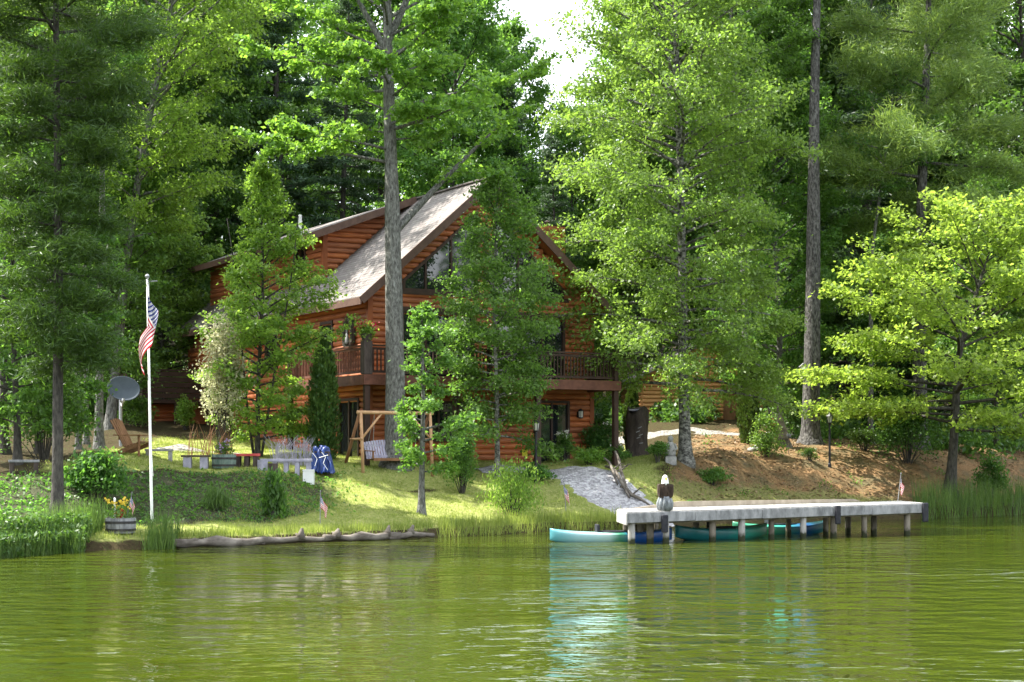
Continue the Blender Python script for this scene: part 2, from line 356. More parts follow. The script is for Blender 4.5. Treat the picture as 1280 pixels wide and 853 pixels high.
def ground_mat():
    m, t, N, L, P = new_mat('ground_soil_and_lawn')
    P.inputs['Roughness'].default_value = .95; P.inputs['Specular IOR Level'].default_value = .1
    tc = N.new('ShaderNodeTexCoord')
    def noise(sc, det=6):
        n = N.new('ShaderNodeTexNoise'); n.inputs['Scale'].default_value = sc; n.inputs['Detail'].default_value = det
        n.inputs['Roughness'].default_value = .7; L.new(tc.outputs['Object'], n.inputs['Vector']); return n.outputs['Fac']
    def ramp(fac, *cols):
        cr = N.new('ShaderNodeValToRGB'); el = cr.color_ramp.elements
        el[0].position = cols[0][0]; el[0].color = (*cols[0][1], 1); el[1].position = cols[-1][0]; el[1].color = (*cols[-1][1], 1)
        for p, c in cols[1:-1]: e = el.new(p); e.color = (*c, 1)
        L.new(fac, cr.inputs[0]); return cr.outputs[0]
    def mix(a, b, fac):
        mx = N.new('ShaderNodeMix'); mx.data_type = 'RGBA'; L.new(fac, mx.inputs[0]); L.new(a, mx.inputs[6]); L.new(b, mx.inputs[7]); return mx.outputs[2]
    def att(nm, nz, amt=.5):
        a = N.new('ShaderNodeAttribute'); a.attribute_name = nm
        s1 = N.new('ShaderNodeMath'); s1.operation = 'MULTIPLY_ADD'; L.new(nz, s1.inputs[0]); s1.inputs[1].default_value = amt*2; s1.inputs[2].default_value = -amt
        ad = N.new('ShaderNodeMath'); ad.operation = 'ADD'; L.new(a.outputs['Fac'], ad.inputs[0]); L.new(s1.outputs[0], ad.inputs[1])
        mr = N.new('ShaderNodeMapRange'); mr.inputs[1].default_value = .35; mr.inputs[2].default_value = .65; L.new(ad.outputs[0], mr.inputs[0]); return mr.outputs[0]
    n1 = noise(9); n2 = noise(1.3); n3 = noise(30, 4)
    forest = ramp(n1, (.3, (.03, .022, .012)), (.5, (.06, .045, .022)), (.7, (.05, .07, .02)))
    lawn = ramp(n1, (.3, (.18, .22, .05)), (.5, (.28, .31, .09)), (.72, (.42, .38, .18)))
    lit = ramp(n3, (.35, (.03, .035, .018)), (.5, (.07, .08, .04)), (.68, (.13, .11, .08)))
    need = mix(ramp(n3, (.3, (.14, .075, .034)), (.5, (.26, .155, .075)), (.7, (.38, .25, .13))), ramp(n3, (.3, (.07, .055, .03)), (.6, (.17, .14, .075)), (.7, (.2, .17, .1))), ramp(n2, (.42, (0, 0, 0)), (.62, (1, 1, 1))))
    dry = ramp(n1, (.3, (.11, .12, .035)), (.5, (.2, .19, .07)), (.7, (.28, .22, .11)))
    c = mix(forest, need, att('needles', n2, .3))
    c = mix(c, dry, att('dry', n2, .6))
    c = mix(c, lawn, att('lawn', n2, .5))
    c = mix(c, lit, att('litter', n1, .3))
    L.new(c, P.inputs['Base Color'])
    b = N.new('ShaderNodeBump'); b.inputs['Distance'].default_value = .06; L.new(n3, b.inputs['Height']); L.new(b.outputs[0], P.inputs['Normal'])
    return m
tag(link_mesh(gme, 'ground', ground_mat()), kind='structure')

# ------------------------------------------------------------------ water
def water_mat():
    m, t, N, L, P = new_mat('lake_water')
    P.inputs['Base Color'].default_value = (.033, .044, .0035, 1); P.inputs['Roughness'].default_value = .02
    P.inputs['IOR'].default_value = 1.333; P.inputs['Specular IOR Level'].default_value = .5
    tc = N.new('ShaderNodeTexCoord')
    def nz(scale, st, det, rot=0):
        mp = N.new('ShaderNodeMapping'); mp.inputs['Scale'].default_value = st; mp.inputs['Rotation'].default_value = (0, 0, rot)
        L.new(tc.outputs['Object'], mp.inputs[0])
        n = N.new('ShaderNodeTexNoise'); n.inputs['Scale'].default_value = scale; n.inputs['Detail'].default_value = det; n.inputs['Roughness'].default_value = .5
        L.new(mp.outputs[0], n.inputs['Vector']); return n.outputs['Fac']
    a = nz(4.5, (1, 1.3, 1), 2, R(12)); c = nz(1.25, (1, 1.35, 1), 1.5, R(-16)); q = nz(.11, (.6, 1.6, 1), 3)
    mr = N.new('ShaderNodeMapRange'); mr.inputs[1].default_value = .35; mr.inputs[2].default_value = .65; mr.inputs[3].default_value = .3; mr.inputs[4].default_value = 1.5; L.new(q, mr.inputs[0])
    ad = N.new('ShaderNodeMath'); ad.operation = 'MULTIPLY_ADD'; L.new(c, ad.inputs[0]); ad.inputs[1].default_value = 4.0; L.new(a, ad.inputs[2])
    mu = N.new('ShaderNodeMath'); mu.operation = 'MULTIPLY'; L.new(ad.outputs[0], mu.inputs[0]); L.new(mr.outputs[0], mu.inputs[1])
    b = N.new('ShaderNodeBump'); b.inputs['Strength'].default_value = 1; b.inputs['Distance'].default_value = .031
    L.new(mu.outputs[0], b.inputs['Height']); L.new(b.outputs[0], P.inputs['Normal'])
    return m
mb = MB(); mb.add([(-400, -300, 0), (400, -300, 0), (400, 220, 0), (-400, 220, 0)], [(0, 1, 2, 3)])
tag(mb.build('water', water_mat()), kind='structure')

# ------------------------------------------------------------------ gravel path and drive
def gravel_mat(name, c1, c2, c3):
    m, t, N, L, P = new_mat(name); P.inputs['Roughness'].default_value = .95; P.inputs['Specular IOR Level'].default_value = .1
    tc = N.new('ShaderNodeTexCoord')
    vo = N.new('ShaderNodeTexVoronoi'); vo.inputs['Scale'].default_value = 11; L.new(tc.outputs['Object'], vo.inputs['Vector'])
    cr = N.new('ShaderNodeValToRGB'); el = cr.color_ramp.elements; el[0].color = (*c1, 1); el[1].color = (*c3, 1); e = el.new(.5); e.color = (*c2, 1)
    sp = N.new('ShaderNodeSeparateColor'); L.new(vo.outputs['Color'], sp.inputs[0]); L.new(sp.outputs[0], cr.inputs[0])
    L.new(cr.outputs[0], P.inputs['Base Color'])
    b = N.new('ShaderNodeBump'); b.inputs['Distance'].default_value = .06; b.invert = True; L.new(vo.outputs['Distance'], b.inputs['Height']); L.new(b.outputs[0], P.inputs['Normal'])
    return m
M_GRAVEL = gravel_mat('path_gravel', (.21, .2, .21), (.35, .34, .35), (.5, .49, .5))
M_DRIVE = gravel_mat('drive_gravel', (.17, .16, .145), (.24, .225, .205), (.31, .295, .27))
def ribbon(name, pts, widths, m, lift=.035, nacross=10, nlong=60):
    pts = np.array(pts, float); widths = np.array(widths, float)
    t = np.linspace(0, len(pts)-1, nlong); i = np.arange(len(pts))
    cx = np.interp(t, i, pts[:, 0]); cy = np.interp(t, i, pts[:, 1]); wd = np.interp(t, i, widths)
    for _ in range(6):
        cx[1:-1] = (cx[:-2]+2*cx[1:-1]+cx[2:])/4; cy[1:-1] = (cy[:-2]+2*cy[1:-1]+cy[2:])/4
    dx = np.gradient(cx); dy = np.gradient(cy); ln = np.hypot(dx, dy); nxv = -dy/ln; nyv = dx/ln
    a = np.linspace(-.5, .5, nacross+1)
    jit = 1+.08*np.sin(t*9)+.06*np.sin(t*17+1)
    X = cx[:, None]+nxv[:, None]*a*(wd*jit)[:, None]; Y = cy[:, None]+nyv[:, None]*a*(wd*jit)[:, None]
    Z = gz(X, Y)+lift; Z[:, 0] -= .06; Z[:, -1] -= .06
    idx = np.arange(X.size).reshape(X.shape)
    Q = np.stack([idx[:-1, :-1].ravel(), idx[:-1, 1:].ravel(), idx[1:, 1:].ravel(), idx[1:, :-1].ravel()], 1)
    return tag(link_mesh(np_mesh(name, np.stack([X.ravel(), Y.ravel(), Z.ravel()], 1), Q, True), name, m), kind='structure')
PATH = [(4.3, 54.0), (3.6, 55.4), (2.9, 57.0), (1.9, 58.2), (.4, 58.4), (-1.2, 57.6)]
ribbon('path', PATH, [1.9, 2.5, 2.7, 2.2, 1.3, 1.0], M_GRAVEL)
ribbon('drive', [(4.5, 74), (8, 75), (11.5, 75), (15, 78)], [2.2, 3.2, 3.2, 3.5], M_DRIVE, nacross=24)
ribbon('terrace', [G(215, 58)[:2], G(260, 57)[:2], G(310, 57.5)[:2]], [1.5, 2.2, 2.4], M_DRIVE)

# ------------------------------------------------------------------ trees
def unit(v): return v/np.maximum(np.linalg.norm(v, axis=-1, keepdims=True), 1e-9)

def leaves_mesh(name, C, A, Nn, Ls, asp):
    """one rhombus per leaf"""
    A = unit(A); B = unit(np.cross(Nn, A)); Ls = Ls[:, None]
    v0 = C - A*Ls*.5; v1 = C + B*Ls*asp*.5 - A*Ls*.06; v2 = C + A*Ls*.5; v3 = C - B*Ls*asp*.5 - A*Ls*.06
    V = np.stack([v0, v1, v2, v3], 1).reshape(-1, 3)
    return np_mesh(name, V, np.arange(len(V)).reshape(-1, 4))

def grow(rng, H, r0, cb=.3, prof=lambda t: math.sin(math.pi*min(1, .15+.85*t))**.7, rad=3.0, nl=40, nt=7, nleaf=45, ls=.12, asp=.6,
         el=(15, 55), curve=-.1, flat=.35, spread=(.16, .1), path=None, wig=.02, limbs=(), bias=(0, 0), needle=False, stems=1, squash=1.0, inner=.3, leaf_up=.8):
    """returns (wood MB, leaf arrays)"""
    wd = MB(); LC, LA, LN, LL = [], [], [], []
    if path is None: path = [(0, 0), (0, 0)]
    pt = np.linspace(0, 1, len(path)); px_ = [p[0] for p in path]; py_ = [p[1] for p in path]
    ph = rng.uniform(0, 6, 4)
    def trunk(t):
        return np.array([np.interp(t, pt, px_)+wig*H*.5*(math.sin(t*5+ph[0])-math.sin(ph[0]))*min(1, t*2),
                         np.interp(t, pt, py_)+wig*H*.5*(math.sin(t*4+ph[1])-math.sin(ph[1]))*min(1, t*2), t*H])
    def trad(t): return r0*(1-t)**.85*.92 + .012 + r0*.7*math.exp(-t*H/.3)
    ts = np.concatenate([[-.25/H, 0, .15/H, .4/H, .8/H], np.linspace(1.4/H, 1, 15)])
    pts = [trunk(max(0, t)) + np.array([0, 0, min(0, t)*H]) for t in ts]
    wd.tube(pts, [trad(max(0, t)) for t in ts], 9, jit=.05)
    for k in range(1, stems):
        a = rng.uniform(0, 6.28); q = .3+.15*k
        p2 = [trunk(0)+np.array([math.cos(a)*.1, math.sin(a)*.1, -.2])] + [trunk(t)*np.array([1, 1, 1])+np.array([math.cos(a), math.sin(a), 0])*(.15+t*H*.14) for t in np.linspace(.08, .8, 7)]
        wd.tube(p2, list(np.linspace(r0*.7, .015, 8)), 6)
    def spray(s0, d, L, n, tip=1.0):
        n = int(n)
        if n < 1: return
        u = rng.uniform(.0, 1, n)**.75*L
        sp = np.array([spread[0], spread[0], spread[1]])
        P = s0 + d*u[:, None] + rng.normal(0, 1, (n, 3))*sp*(.5+.5*rng.rand(n, 1))
        LC.append(P)
        if needle:
            ax = unit(d + rng.normal(0, .75, (n, 3)) + np.array([0, 0, .25])); nn = rng.normal(0, 1, (n, 3))
        else:
            ax = unit(d*.6 + rng.normal(0, .7, (n, 3)) + np.array([0, 0, -.35])); nn = np.array([0, 0, leaf_up]) + rng.normal(0, .55, (n, 3))
        LA.append(ax); LN.append(nn); LL.append(ls*rng.uniform(.65, 1.3, n))
    def limb(start, az, e, L, rr, ntw, dens=1.0):
        m = 7; ss = np.linspace(0, 1, m)
        d0 = np.array([math.cos(az)*math.cos(e), math.sin(az)*math.cos(e), math.sin(e)])
        kz = rng.uniform(-.06, .06)
        side = np.array([-math.sin(az), math.cos(az), 0])
        def at(s): return start + d0*L*s + np.array([0, 0, 1])*curve*L*s*s + side*L*kz*math.sin(s*4)
        wd.tube([at(s) for s in ss], [rr*(1-s)**.8+.006 for s in ss], 5, cap=False)
        for j in range(ntw):
            s = inner + (1-inner)*(j+rng.rand())/ntw
            a2 = az + (1 if j % 2 else -1)*rng.uniform(.35, 1.25)
            tl = L*rng.uniform(.22, .42)*(1.2-.65*s) + .15
            e2 = rng.normal(e*.5, flat) + 2*curve*s*.5
            d = np.array([math.cos(a2)*math.cos(e2), math.sin(a2)*math.cos(e2), math.sin(e2)])
            p0 = at(s)
            if L > 1.2: wd.tube([p0, p0+d*tl*.5, p0+d*tl*.9+np.array([0, 0, -.03])], [.011, .007, .004], 3, cap=False)
            spray(p0, d, tl, nleaf*dens*rng.uniform(.55, 1.35)*(.5+tl))
        dd = at(1)-at(.85); spray(at(.82), unit(dd), np.linalg.norm(dd)*1.6, nleaf*dens*.8)
    for i in range(nl):
        tt = (i+rng.rand())/nl; t = cb+(1-cb)*tt*.985
        az = i*2.39996+rng.uniform(-.4, .4)
        L = rad*prof(tt)*rng.uniform(.7, 1.18)
        L *= 1 + bias[0]*math.cos(az) + bias[1]*math.sin(az)
        if L < .12: continue
        e = R(el[0]+(el[1]-el[0])*tt + rng.uniform(-9, 9))
        limb(trunk(t), az, e, L/ max(.45, math.cos(e)) if e < R(60) else L, min(trad(t)*.62, .012+.013*L), max(2, int(nt*(.35+.65*min(1, L/rad)))))
    spray(trunk(.97), np.array([0, 0, 1.]), H*.03+.1, nleaf)
    for (t, az, e, L, rr, ntw, dens) in limbs:
        limb(trunk(t), R(az), R(e), L, rr, ntw, dens)
    return wd, (np.concatenate(LC), np.concatenate(LA), np.concatenate(LN), np.concatenate(LL))

def tree(name, loc, label, cat, leaf, bark, seed, group=None, rz=0, smoothwood=True, asp=.6, **kw):
    rng = np.random.RandomState(seed)
    wd, (C, A, Nn, Ls) = grow(rng, asp=asp, **kw)
    r = tag(empty(name, loc, rz), label, cat, group)
    wd.build('trunk', BARK[bark], r, smooth=True)
    link_mesh(leaves_mesh('crown', C, A, Nn, Ls, asp), 'crown', LEAF[leaf], r)
    return r

# profiles of crown radius from crown base (0) to tip (1)
oval = lambda t: math.sin(math.pi*(.12+.86*t))**.75
cone = lambda t: (1-t)**.85*.95+.06
tall = lambda t: (min(1, .55+t*1.5))*(1-t**2.2)**.7+.04
vase = lambda t: (.45+.75*t)*(1-t**3.5)**.6+.05
flatp = lambda t: min(1, .8+.5*t)*(1-t**1.7)**.65+.06
NEED = dict(needle=True, asp=.11)

# --- the trees one can tell apart
tree('maple_tree', G(495, 55.2), 'tall maple with thick grey trunk rising straight in front of the cabin', 'tree', 'maple', 'maple', 11,
     H=21, r0=.385, cb=.5, prof=vase, rad=4.3, nl=42, nt=10, nleaf=72, ls=.165, asp=.75, el=(8, 55), curve=-.06, flat=.28, spread=(.2, .08), wig=.006, path=[(0, 0), (-.1, 0), (-.25, 0)],
     limbs=[(.36, 20, 48, 6.2, .13, 9, .7), (.66, 60, 62, 5.5, .14, 9, 1), (.64, 150, 60, 5, .12, 8, 1), (.55, 5, 18, 5.0, .08, 9, 1.1), (.47, 185, 12, 4.2, .06, 10, 1.3), (.49, 215, 6, 3.6, .05, 9, 1.2), (.52, -40, 10, 4.0, .06, 9, 1.0), (.6, 175, 16, 4.6, .06, 9, 1.2)])
tree('birch_tree', G(622, 56.3), 'slender white stemmed birch leafing to the ground before the cabin front', 'tree', 'mid', 'birch', 12,
     H=10.0, r0=.085, cb=.14, prof=lambda t: (.8+.45*t if t < .45 else 1.0-.85*((t-.45)/.55)**1.1), rad=1.85, nl=74, nt=8, nleaf=64, ls=.125, el=(5, 50), curve=-.16, spread=(.2, .16), wig=.012, path=[(0, 0), (-.05, 0), (.1, 0)], bias=(.1, 0))
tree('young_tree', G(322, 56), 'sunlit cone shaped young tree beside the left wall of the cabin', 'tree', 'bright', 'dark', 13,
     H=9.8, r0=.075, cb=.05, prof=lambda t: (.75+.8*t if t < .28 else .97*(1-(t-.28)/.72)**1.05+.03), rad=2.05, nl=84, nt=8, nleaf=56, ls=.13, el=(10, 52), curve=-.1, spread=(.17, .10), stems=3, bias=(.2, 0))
tree('birch_tree', G(857, 61.6), 'huge pale green birch with mottled trunk at the top of the bank', 'tree', 'birch', 'birch', 24,
     H=23, r0=.23, cb=.11, prof=lambda t: (1.06 if t < .42 else 1.06-.84*(t-.42)/.58), rad=3.7, nl=150, nt=9, nleaf=62, ls=.145, el=(6, 50), curve=-.2, spread=(.25, .2), wig=.006, path=[(0, 0), (-.3, 0), (-.6, 0)], bias=(-.1, -.05))
tree('maple_sapling', G(527, 49.6), 'thin maple sapling with sparse leaves growing alone on the shore lawn', 'tree', 'mid', 'maple', 15,
     H=6.0, r0=.095, cb=.2, prof=lambda t: .75 + .35*math.sin(t*9) if t < .6 else .75*(1-(t-.6)/.4)+.1, rad=1.05, nl=30, nt=6, nleaf=62, ls=.125, el=(5, 50), curve=.05, spread=(.12, .09), wig=.008, bias=(.35, 0))
tree('maple_tree', G(1187, 66), 'bright yellow green maple with layered branches at the right shore', 'tree', 'lime', 'dark', 16,
     H=10.2, r0=.22, cb=.24, prof=lambda t: (1.0 if t < .45 else 1-.72*((t-.45)/.55)**1.3), rad=4.7, nl=40, nt=12, nleaf=44, ls=.18, asp=.75, el=(2, 44), curve=-.03, flat=.22, spread=(.34, .13), wig=.016, bias=(-.12, -.1), path=[(0, 0), (.4, 0), (1.9, 0)], leaf_up=1.6,
     limbs=[(.3, 175, 4, 5.2, .05, 12, 1), (.38, 190, 10, 5.2, .05, 12, 1), (.48, 170, 14, 4.4, .05, 11, 1)])
tree('white_pine', G(1013, 70), 'tall straight pine with bare grey trunk right of the big birch', 'tree', 'pine', 'pine', 17,
     H=27, r0=.40, cb=.74, prof=oval, rad=3.4, nl=20, nt=14, nleaf=150, ls=.28, el=(-4, 35), curve=.1, spread=(.28, .12), wig=.004, path=[(0, 0), (.25, 0), (.6, 0)], **NEED)
tree('white_pine', G(1150, 72), 'soft needled pine with puffy pale clumps above the right maple', 'tree', 'softpine', 'pine', 18,
     H=26, r0=.34, cb=.36, prof=lambda t: .8+.25*math.sin(t*7), rad=4.2, nl=36, nt=12, nleaf=210, ls=.30, el=(-12, 32), curve=.08, flat=.4, spread=(.5, .3), inner=.25, wig=.01, path=[(0, 0), (.0, 0), (.3, 0)], bias=(-.05, -.25), **NEED)
tree('white_pine', G(72, 42), 'dark pine with drooping needled boughs by the left shore', 'tree', 'pine', 'dark', 19,
     H=19, r0=.15, cb=.2, prof=lambda t: (.42+.2*t if t < .3 else min(1, .5+1.5*(t-.3))) if t < .65 else 1.0-.6*(t-.65)/.35, rad=2.9, nl=92, nt=13, nleaf=170, ls=.22, el=(-10, 25), curve=.06, flat=.28, spread=(.34, .15), wig=.006, bias=(0, 0), **NEED)
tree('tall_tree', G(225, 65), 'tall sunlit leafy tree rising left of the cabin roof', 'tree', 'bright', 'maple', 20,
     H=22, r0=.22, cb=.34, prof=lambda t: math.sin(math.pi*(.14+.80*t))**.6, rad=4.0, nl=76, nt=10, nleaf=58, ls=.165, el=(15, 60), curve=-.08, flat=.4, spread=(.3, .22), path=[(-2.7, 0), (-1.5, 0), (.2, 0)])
tree('ash_tree', G(924, 72), 'slim grey trunked tree close right of the big birch', 'tree', 'mid', 'maple', 21,
     H=25, r0=.22, cb=.42, prof=oval, rad=3.2, nl=60, nt=10, nleaf=75, ls=.165, el=(15, 60), curve=-.08, spread=(.22, .16), wig=.008, path=[(.4, 0), (0, 0), (-.6, 0)])
tree('ash_tree', G(975, 74), 'leafy bushy tree filling the gap left of the bare pine trunk', 'tree', 'mid', 'maple', 22,
     H=17, r0=.16, cb=.08, prof=tall, rad=3.3, nl=86, nt=9, nleaf=75, ls=.165, el=(10, 55), curve=-.1, spread=(.22, .15))
tree('thin_tree', G(1088, 72), 'thin pale leaning trunk between the bare pine and the soft pine', 'tree', 'dark', 'maple', 23,
     H=16, r0=.12, cb=.62, prof=oval, rad=2.2, nl=22, nt=7, nleaf=40, ls=.15, el=(10, 50), path=[(0, 0), (.15, 0), (1.0, 0)], wig=.012)
tg = 'thin trunks left of the flagpole'
for k, (px, D, lb) in enumerate(((98, 55, 'leftmost thin grey trunk in the group behind the dark pine'), (108, 58, 'middle thin grey trunk in the group behind the dark pine'), (124, 56, 'thickest grey trunk right of the two thin ones behind the dark pine'))):
    tree('poplar_tree', G(px, D), lb, 'tree', 'dark' if k else 'mid', 'maple', 30+k, group=tg,
         H=15+k, r0=(.085, .085, .15)[k], cb=.66, prof=oval, rad=1.7, nl=20, nt=7, nleaf=36, ls=.15, el=(20, 60), wig=.008)
tree('leafy_tree', G(22, 47), 'mid green leafy tree at the left edge behind the reeds', 'tree', 'mid', 'dark', 35,
     H=9.5, r0=.1, cb=.1, prof=tall, rad=2.0, nl=60, nt=8, nleaf=75, ls=.14, el=(8, 50), curve=-.08, spread=(.16, .08))
tree('leafy_tree', G(5, 50), 'tall pale leaved tree at the upper left edge of the picture', 'tree', 'birch', 'dark', 36,
     H=16, r0=.14, cb=.45, prof=oval, rad=2.3, nl=46, nt=8, nleaf=75, ls=.16, el=(8, 55), curve=-.08)
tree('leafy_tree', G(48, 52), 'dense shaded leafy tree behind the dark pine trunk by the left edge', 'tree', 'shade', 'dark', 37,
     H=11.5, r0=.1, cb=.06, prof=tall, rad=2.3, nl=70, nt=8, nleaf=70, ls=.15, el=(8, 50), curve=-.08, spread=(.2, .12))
tree('leafy_tree', G(205, 73.5), 'pale green leafy tree rising behind the rear deck of the cabin', 'tree', 'birch', 'dark', 38,
     H=9.5, r0=.1, cb=.1, prof=tall, rad=2.6, nl=70, nt=8, nleaf=70, ls=.16, el=(8, 50), curve=-.08, spread=(.2, .14))
tree('leafy_tree', G(140, 66), 'mid green leafy tree between the thin trunks and the satellite dish', 'tree', 'mid', 'dark', 39,
     H=12, r0=.1, cb=.12, prof=tall, rad=2.4, nl=66, nt=8, nleaf=66, ls=.16, el=(8, 50), curve=-.08, spread=(.2, .14))
# --- stands behind
proto = {}
def back(kind, px, D, label, H, sc_r=1.0, seed=None):
    if kind == 'leafy_tree' or kind == 'dark_tree':
        base = proto.get(kind)
        loc = G(px, D); rz = (px*37 % 628)/100
        if base is None:
            base = tree(kind, loc, label, 'tree', 'mid' if kind == 'leafy_tree' else 'dark', 'dark', 50+len(proto), rz=rz, group='trees in the wood behind',
                        H=20, r0=.2, cb=.12, prof=tall, rad=3.6, nl=96, nt=9, nleaf=62, ls=.2, el=(10, 58), curve=-.1, spread=(.28, .18))
            base.scale = (H/20*sc_r, H/20*sc_r, H/20); proto[kind] = base; return base
        return copy_thing(base, loc, rz, (H/20*sc_r, H/20*sc_r, H/20), label)
    if kind == 'spruce_tree':
        base = proto.get(kind); loc = G(px, D); rz = (px*37 % 628)/100
        if base is None:
            base = tree(kind, loc, label, 'tree', 'spruce', 'dark', 60, rz=rz, group='dark spruces behind',
                        H=20, r0=.2, cb=.06, prof=cone, rad=3.0, nl=100, nt=9, nleaf=60, ls=.24, el=(-12, 20), curve=-.05, flat=.15, spread=(.2, .1), needle=True, asp=.2, inner=.2)
            base.scale = (H/20*sc_r, H/20*sc_r, H/20); proto[kind] = base; return base
        return copy_thing(base, loc, rz, (H/20*sc_r, H/20*sc_r, H/20), label)
B = [
 ('spruce_tree', 352, 84, 'dark spruce behind the left end of the cabin roof', 25, 1.1),
 ('spruce_tree', 428, 88, 'dark spruce behind the dormer roof left of the maple trunk', 22, 1),
 ('spruce_tree', 688, 84, 'blue dark spruce just behind the cabin chimney', 14.5, 1),
 ('spruce_tree', 640, 92, 'dark spruce behind the cabin roof peak', 19, .9),
 ('spruce_tree', 1075, 84, 'dark spruce standing in shade right of the bare pine trunk', 24, 1.1),
 ('spruce_tree', 1215, 86, 'dark spruce behind the right maple and the soft pine', 25, 1.1),
 ('spruce_tree', 20, 72, 'dark spruce deep in the wood at the left edge', 22, 1),
 ('spruce_tree', 150, 74, 'dark spruce in the shade above the satellite dish', 19, 1),
 ('leafy_tree', 300, 86, 'leafy tree in the wood between the tall sunlit tree and the dark spruce', 26, .85),
 ('leafy_tree', 560, 90, 'leafy tree in the wood behind the upper maple crown', 24, .9),
 ('leafy_tree', 720, 90, 'pale leafy tree under the gap of white sky', 16.5, .9),
 ('leafy_tree', 800, 88, 'leafy tree in the wood behind the left edge of the big birch', 23, .8),
 ('leafy_tree', 640, 104, 'leafy tree below the gap of sky behind the roof peak', 22, .9),
 ('dark_tree', 60, 73, 'dark leafy tree behind the left shore pine', 24, .9),
 ('dark_tree', 180, 80, 'dark leafy tree above the flagpole top', 24, 1),
 ('dark_tree', 480, 96, 'dark leafy tree deep behind the maple trunk', 25, 1),
 ('dark_tree', 900, 88, 'dark leafy tree deep behind the big birch trunk', 27, 1),
 ('dark_tree', 1010, 90, 'dark leafy tree deep behind the bare pine trunk', 28, 1),
 ('dark_tree', 1130, 90, 'dark leafy tree deep behind the soft needled pine', 27, 1),
 ('dark_tree', 1270, 82, 'dark leafy tree at the upper right edge of the picture', 26, 1),
 ('leafy_tree', 1245, 76, 'green leafy tree behind the right maple near the picture edge', 13, 1),
 ('leafy_tree', 1060, 98, 'sunlit leafy tree far behind the bare pine trunk', 30, .9),
 ('dark_tree', 250, 82, 'dark leafy tree behind the rear end of the cabin', 20, .9),
 ('dark_tree', 1120, 80, 'low dark leafy tree in shade under the soft pine', 10, 1.3),
 ('dark_tree', 985, 80, 'low dark leafy tree in shade left of the bare pine trunk', 10, 1.2),
]
for b in B: back(*b)

# far wood: one mass beyond the trees one can tell apart
rng = np.random.RandomState(90)
LCs = []
for k in range(46):
    px = -150 + k*34 + rng.uniform(-12, 12); D = rng.uniform(100, 128)
    Ht = rng.uniform(24, 31)
    if 600 < px < 790: Ht = rng.uniform(12, 15)
    x = WX(px, D); z0 = float(gz(x, D)); n = 5200; rr = rng.uniform(3, 4.5)
    th = rng.uniform(0, 6.28, n); t = rng.uniform(.02, 1, n); r = rr*(np.minimum(1, .5+t)*(1-t**2.4)**.6)*np.sqrt(rng.uniform(.1, 1, n))*(1+.3*np.sin(th*3+t*14+k))
    LCs.append(np.stack([x+r*np.cos(th), D+r*np.sin(th), z0+t*Ht], 1))
C = np.concatenate(LCs); n = len(C)
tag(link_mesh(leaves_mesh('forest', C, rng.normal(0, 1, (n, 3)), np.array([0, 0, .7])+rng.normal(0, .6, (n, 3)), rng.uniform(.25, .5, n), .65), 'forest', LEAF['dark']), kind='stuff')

# the wood on the opposite shore, behind the viewer (mirrored in the panes)
rng = np.random.RandomState(91); LCs = []
for k in range(60):
    if k < 38: x = -150+k*6.4+rng.uniform(-3, 3); D = rng.uniform(-95, -75)
    else: x = rng.uniform(92, 112); D = -80+(k-38)*7+rng.uniform(-3, 3)
    Ht = rng.uniform(20, 30); n = 1500; rr = rng.uniform(3, 4.5)
    th = rng.uniform(0, 6.28, n); t = rng.uniform(.02, 1, n); r = rr*(np.minimum(1, .5+t)*(1-t**2.4)**.6)*np.sqrt(rng.uniform(.1, 1, n))
    LCs.append(np.stack([x+r*np.cos(th), D+r*np.sin(th), t*Ht], 1))
C = np.concatenate(LCs); C[:, 2] += gz(C[:, 0], C[:, 1]); n = len(C)
tag(link_mesh(leaves_mesh('far_shore_forest', C, rng.normal(0, 1, (n, 3)), np.array([0, 0, .7])+rng.normal(0, .6, (n, 3)), rng.uniform(.5, 1.0, n), .7), 'far_shore_forest', LEAF['dark']), kind='stuff')

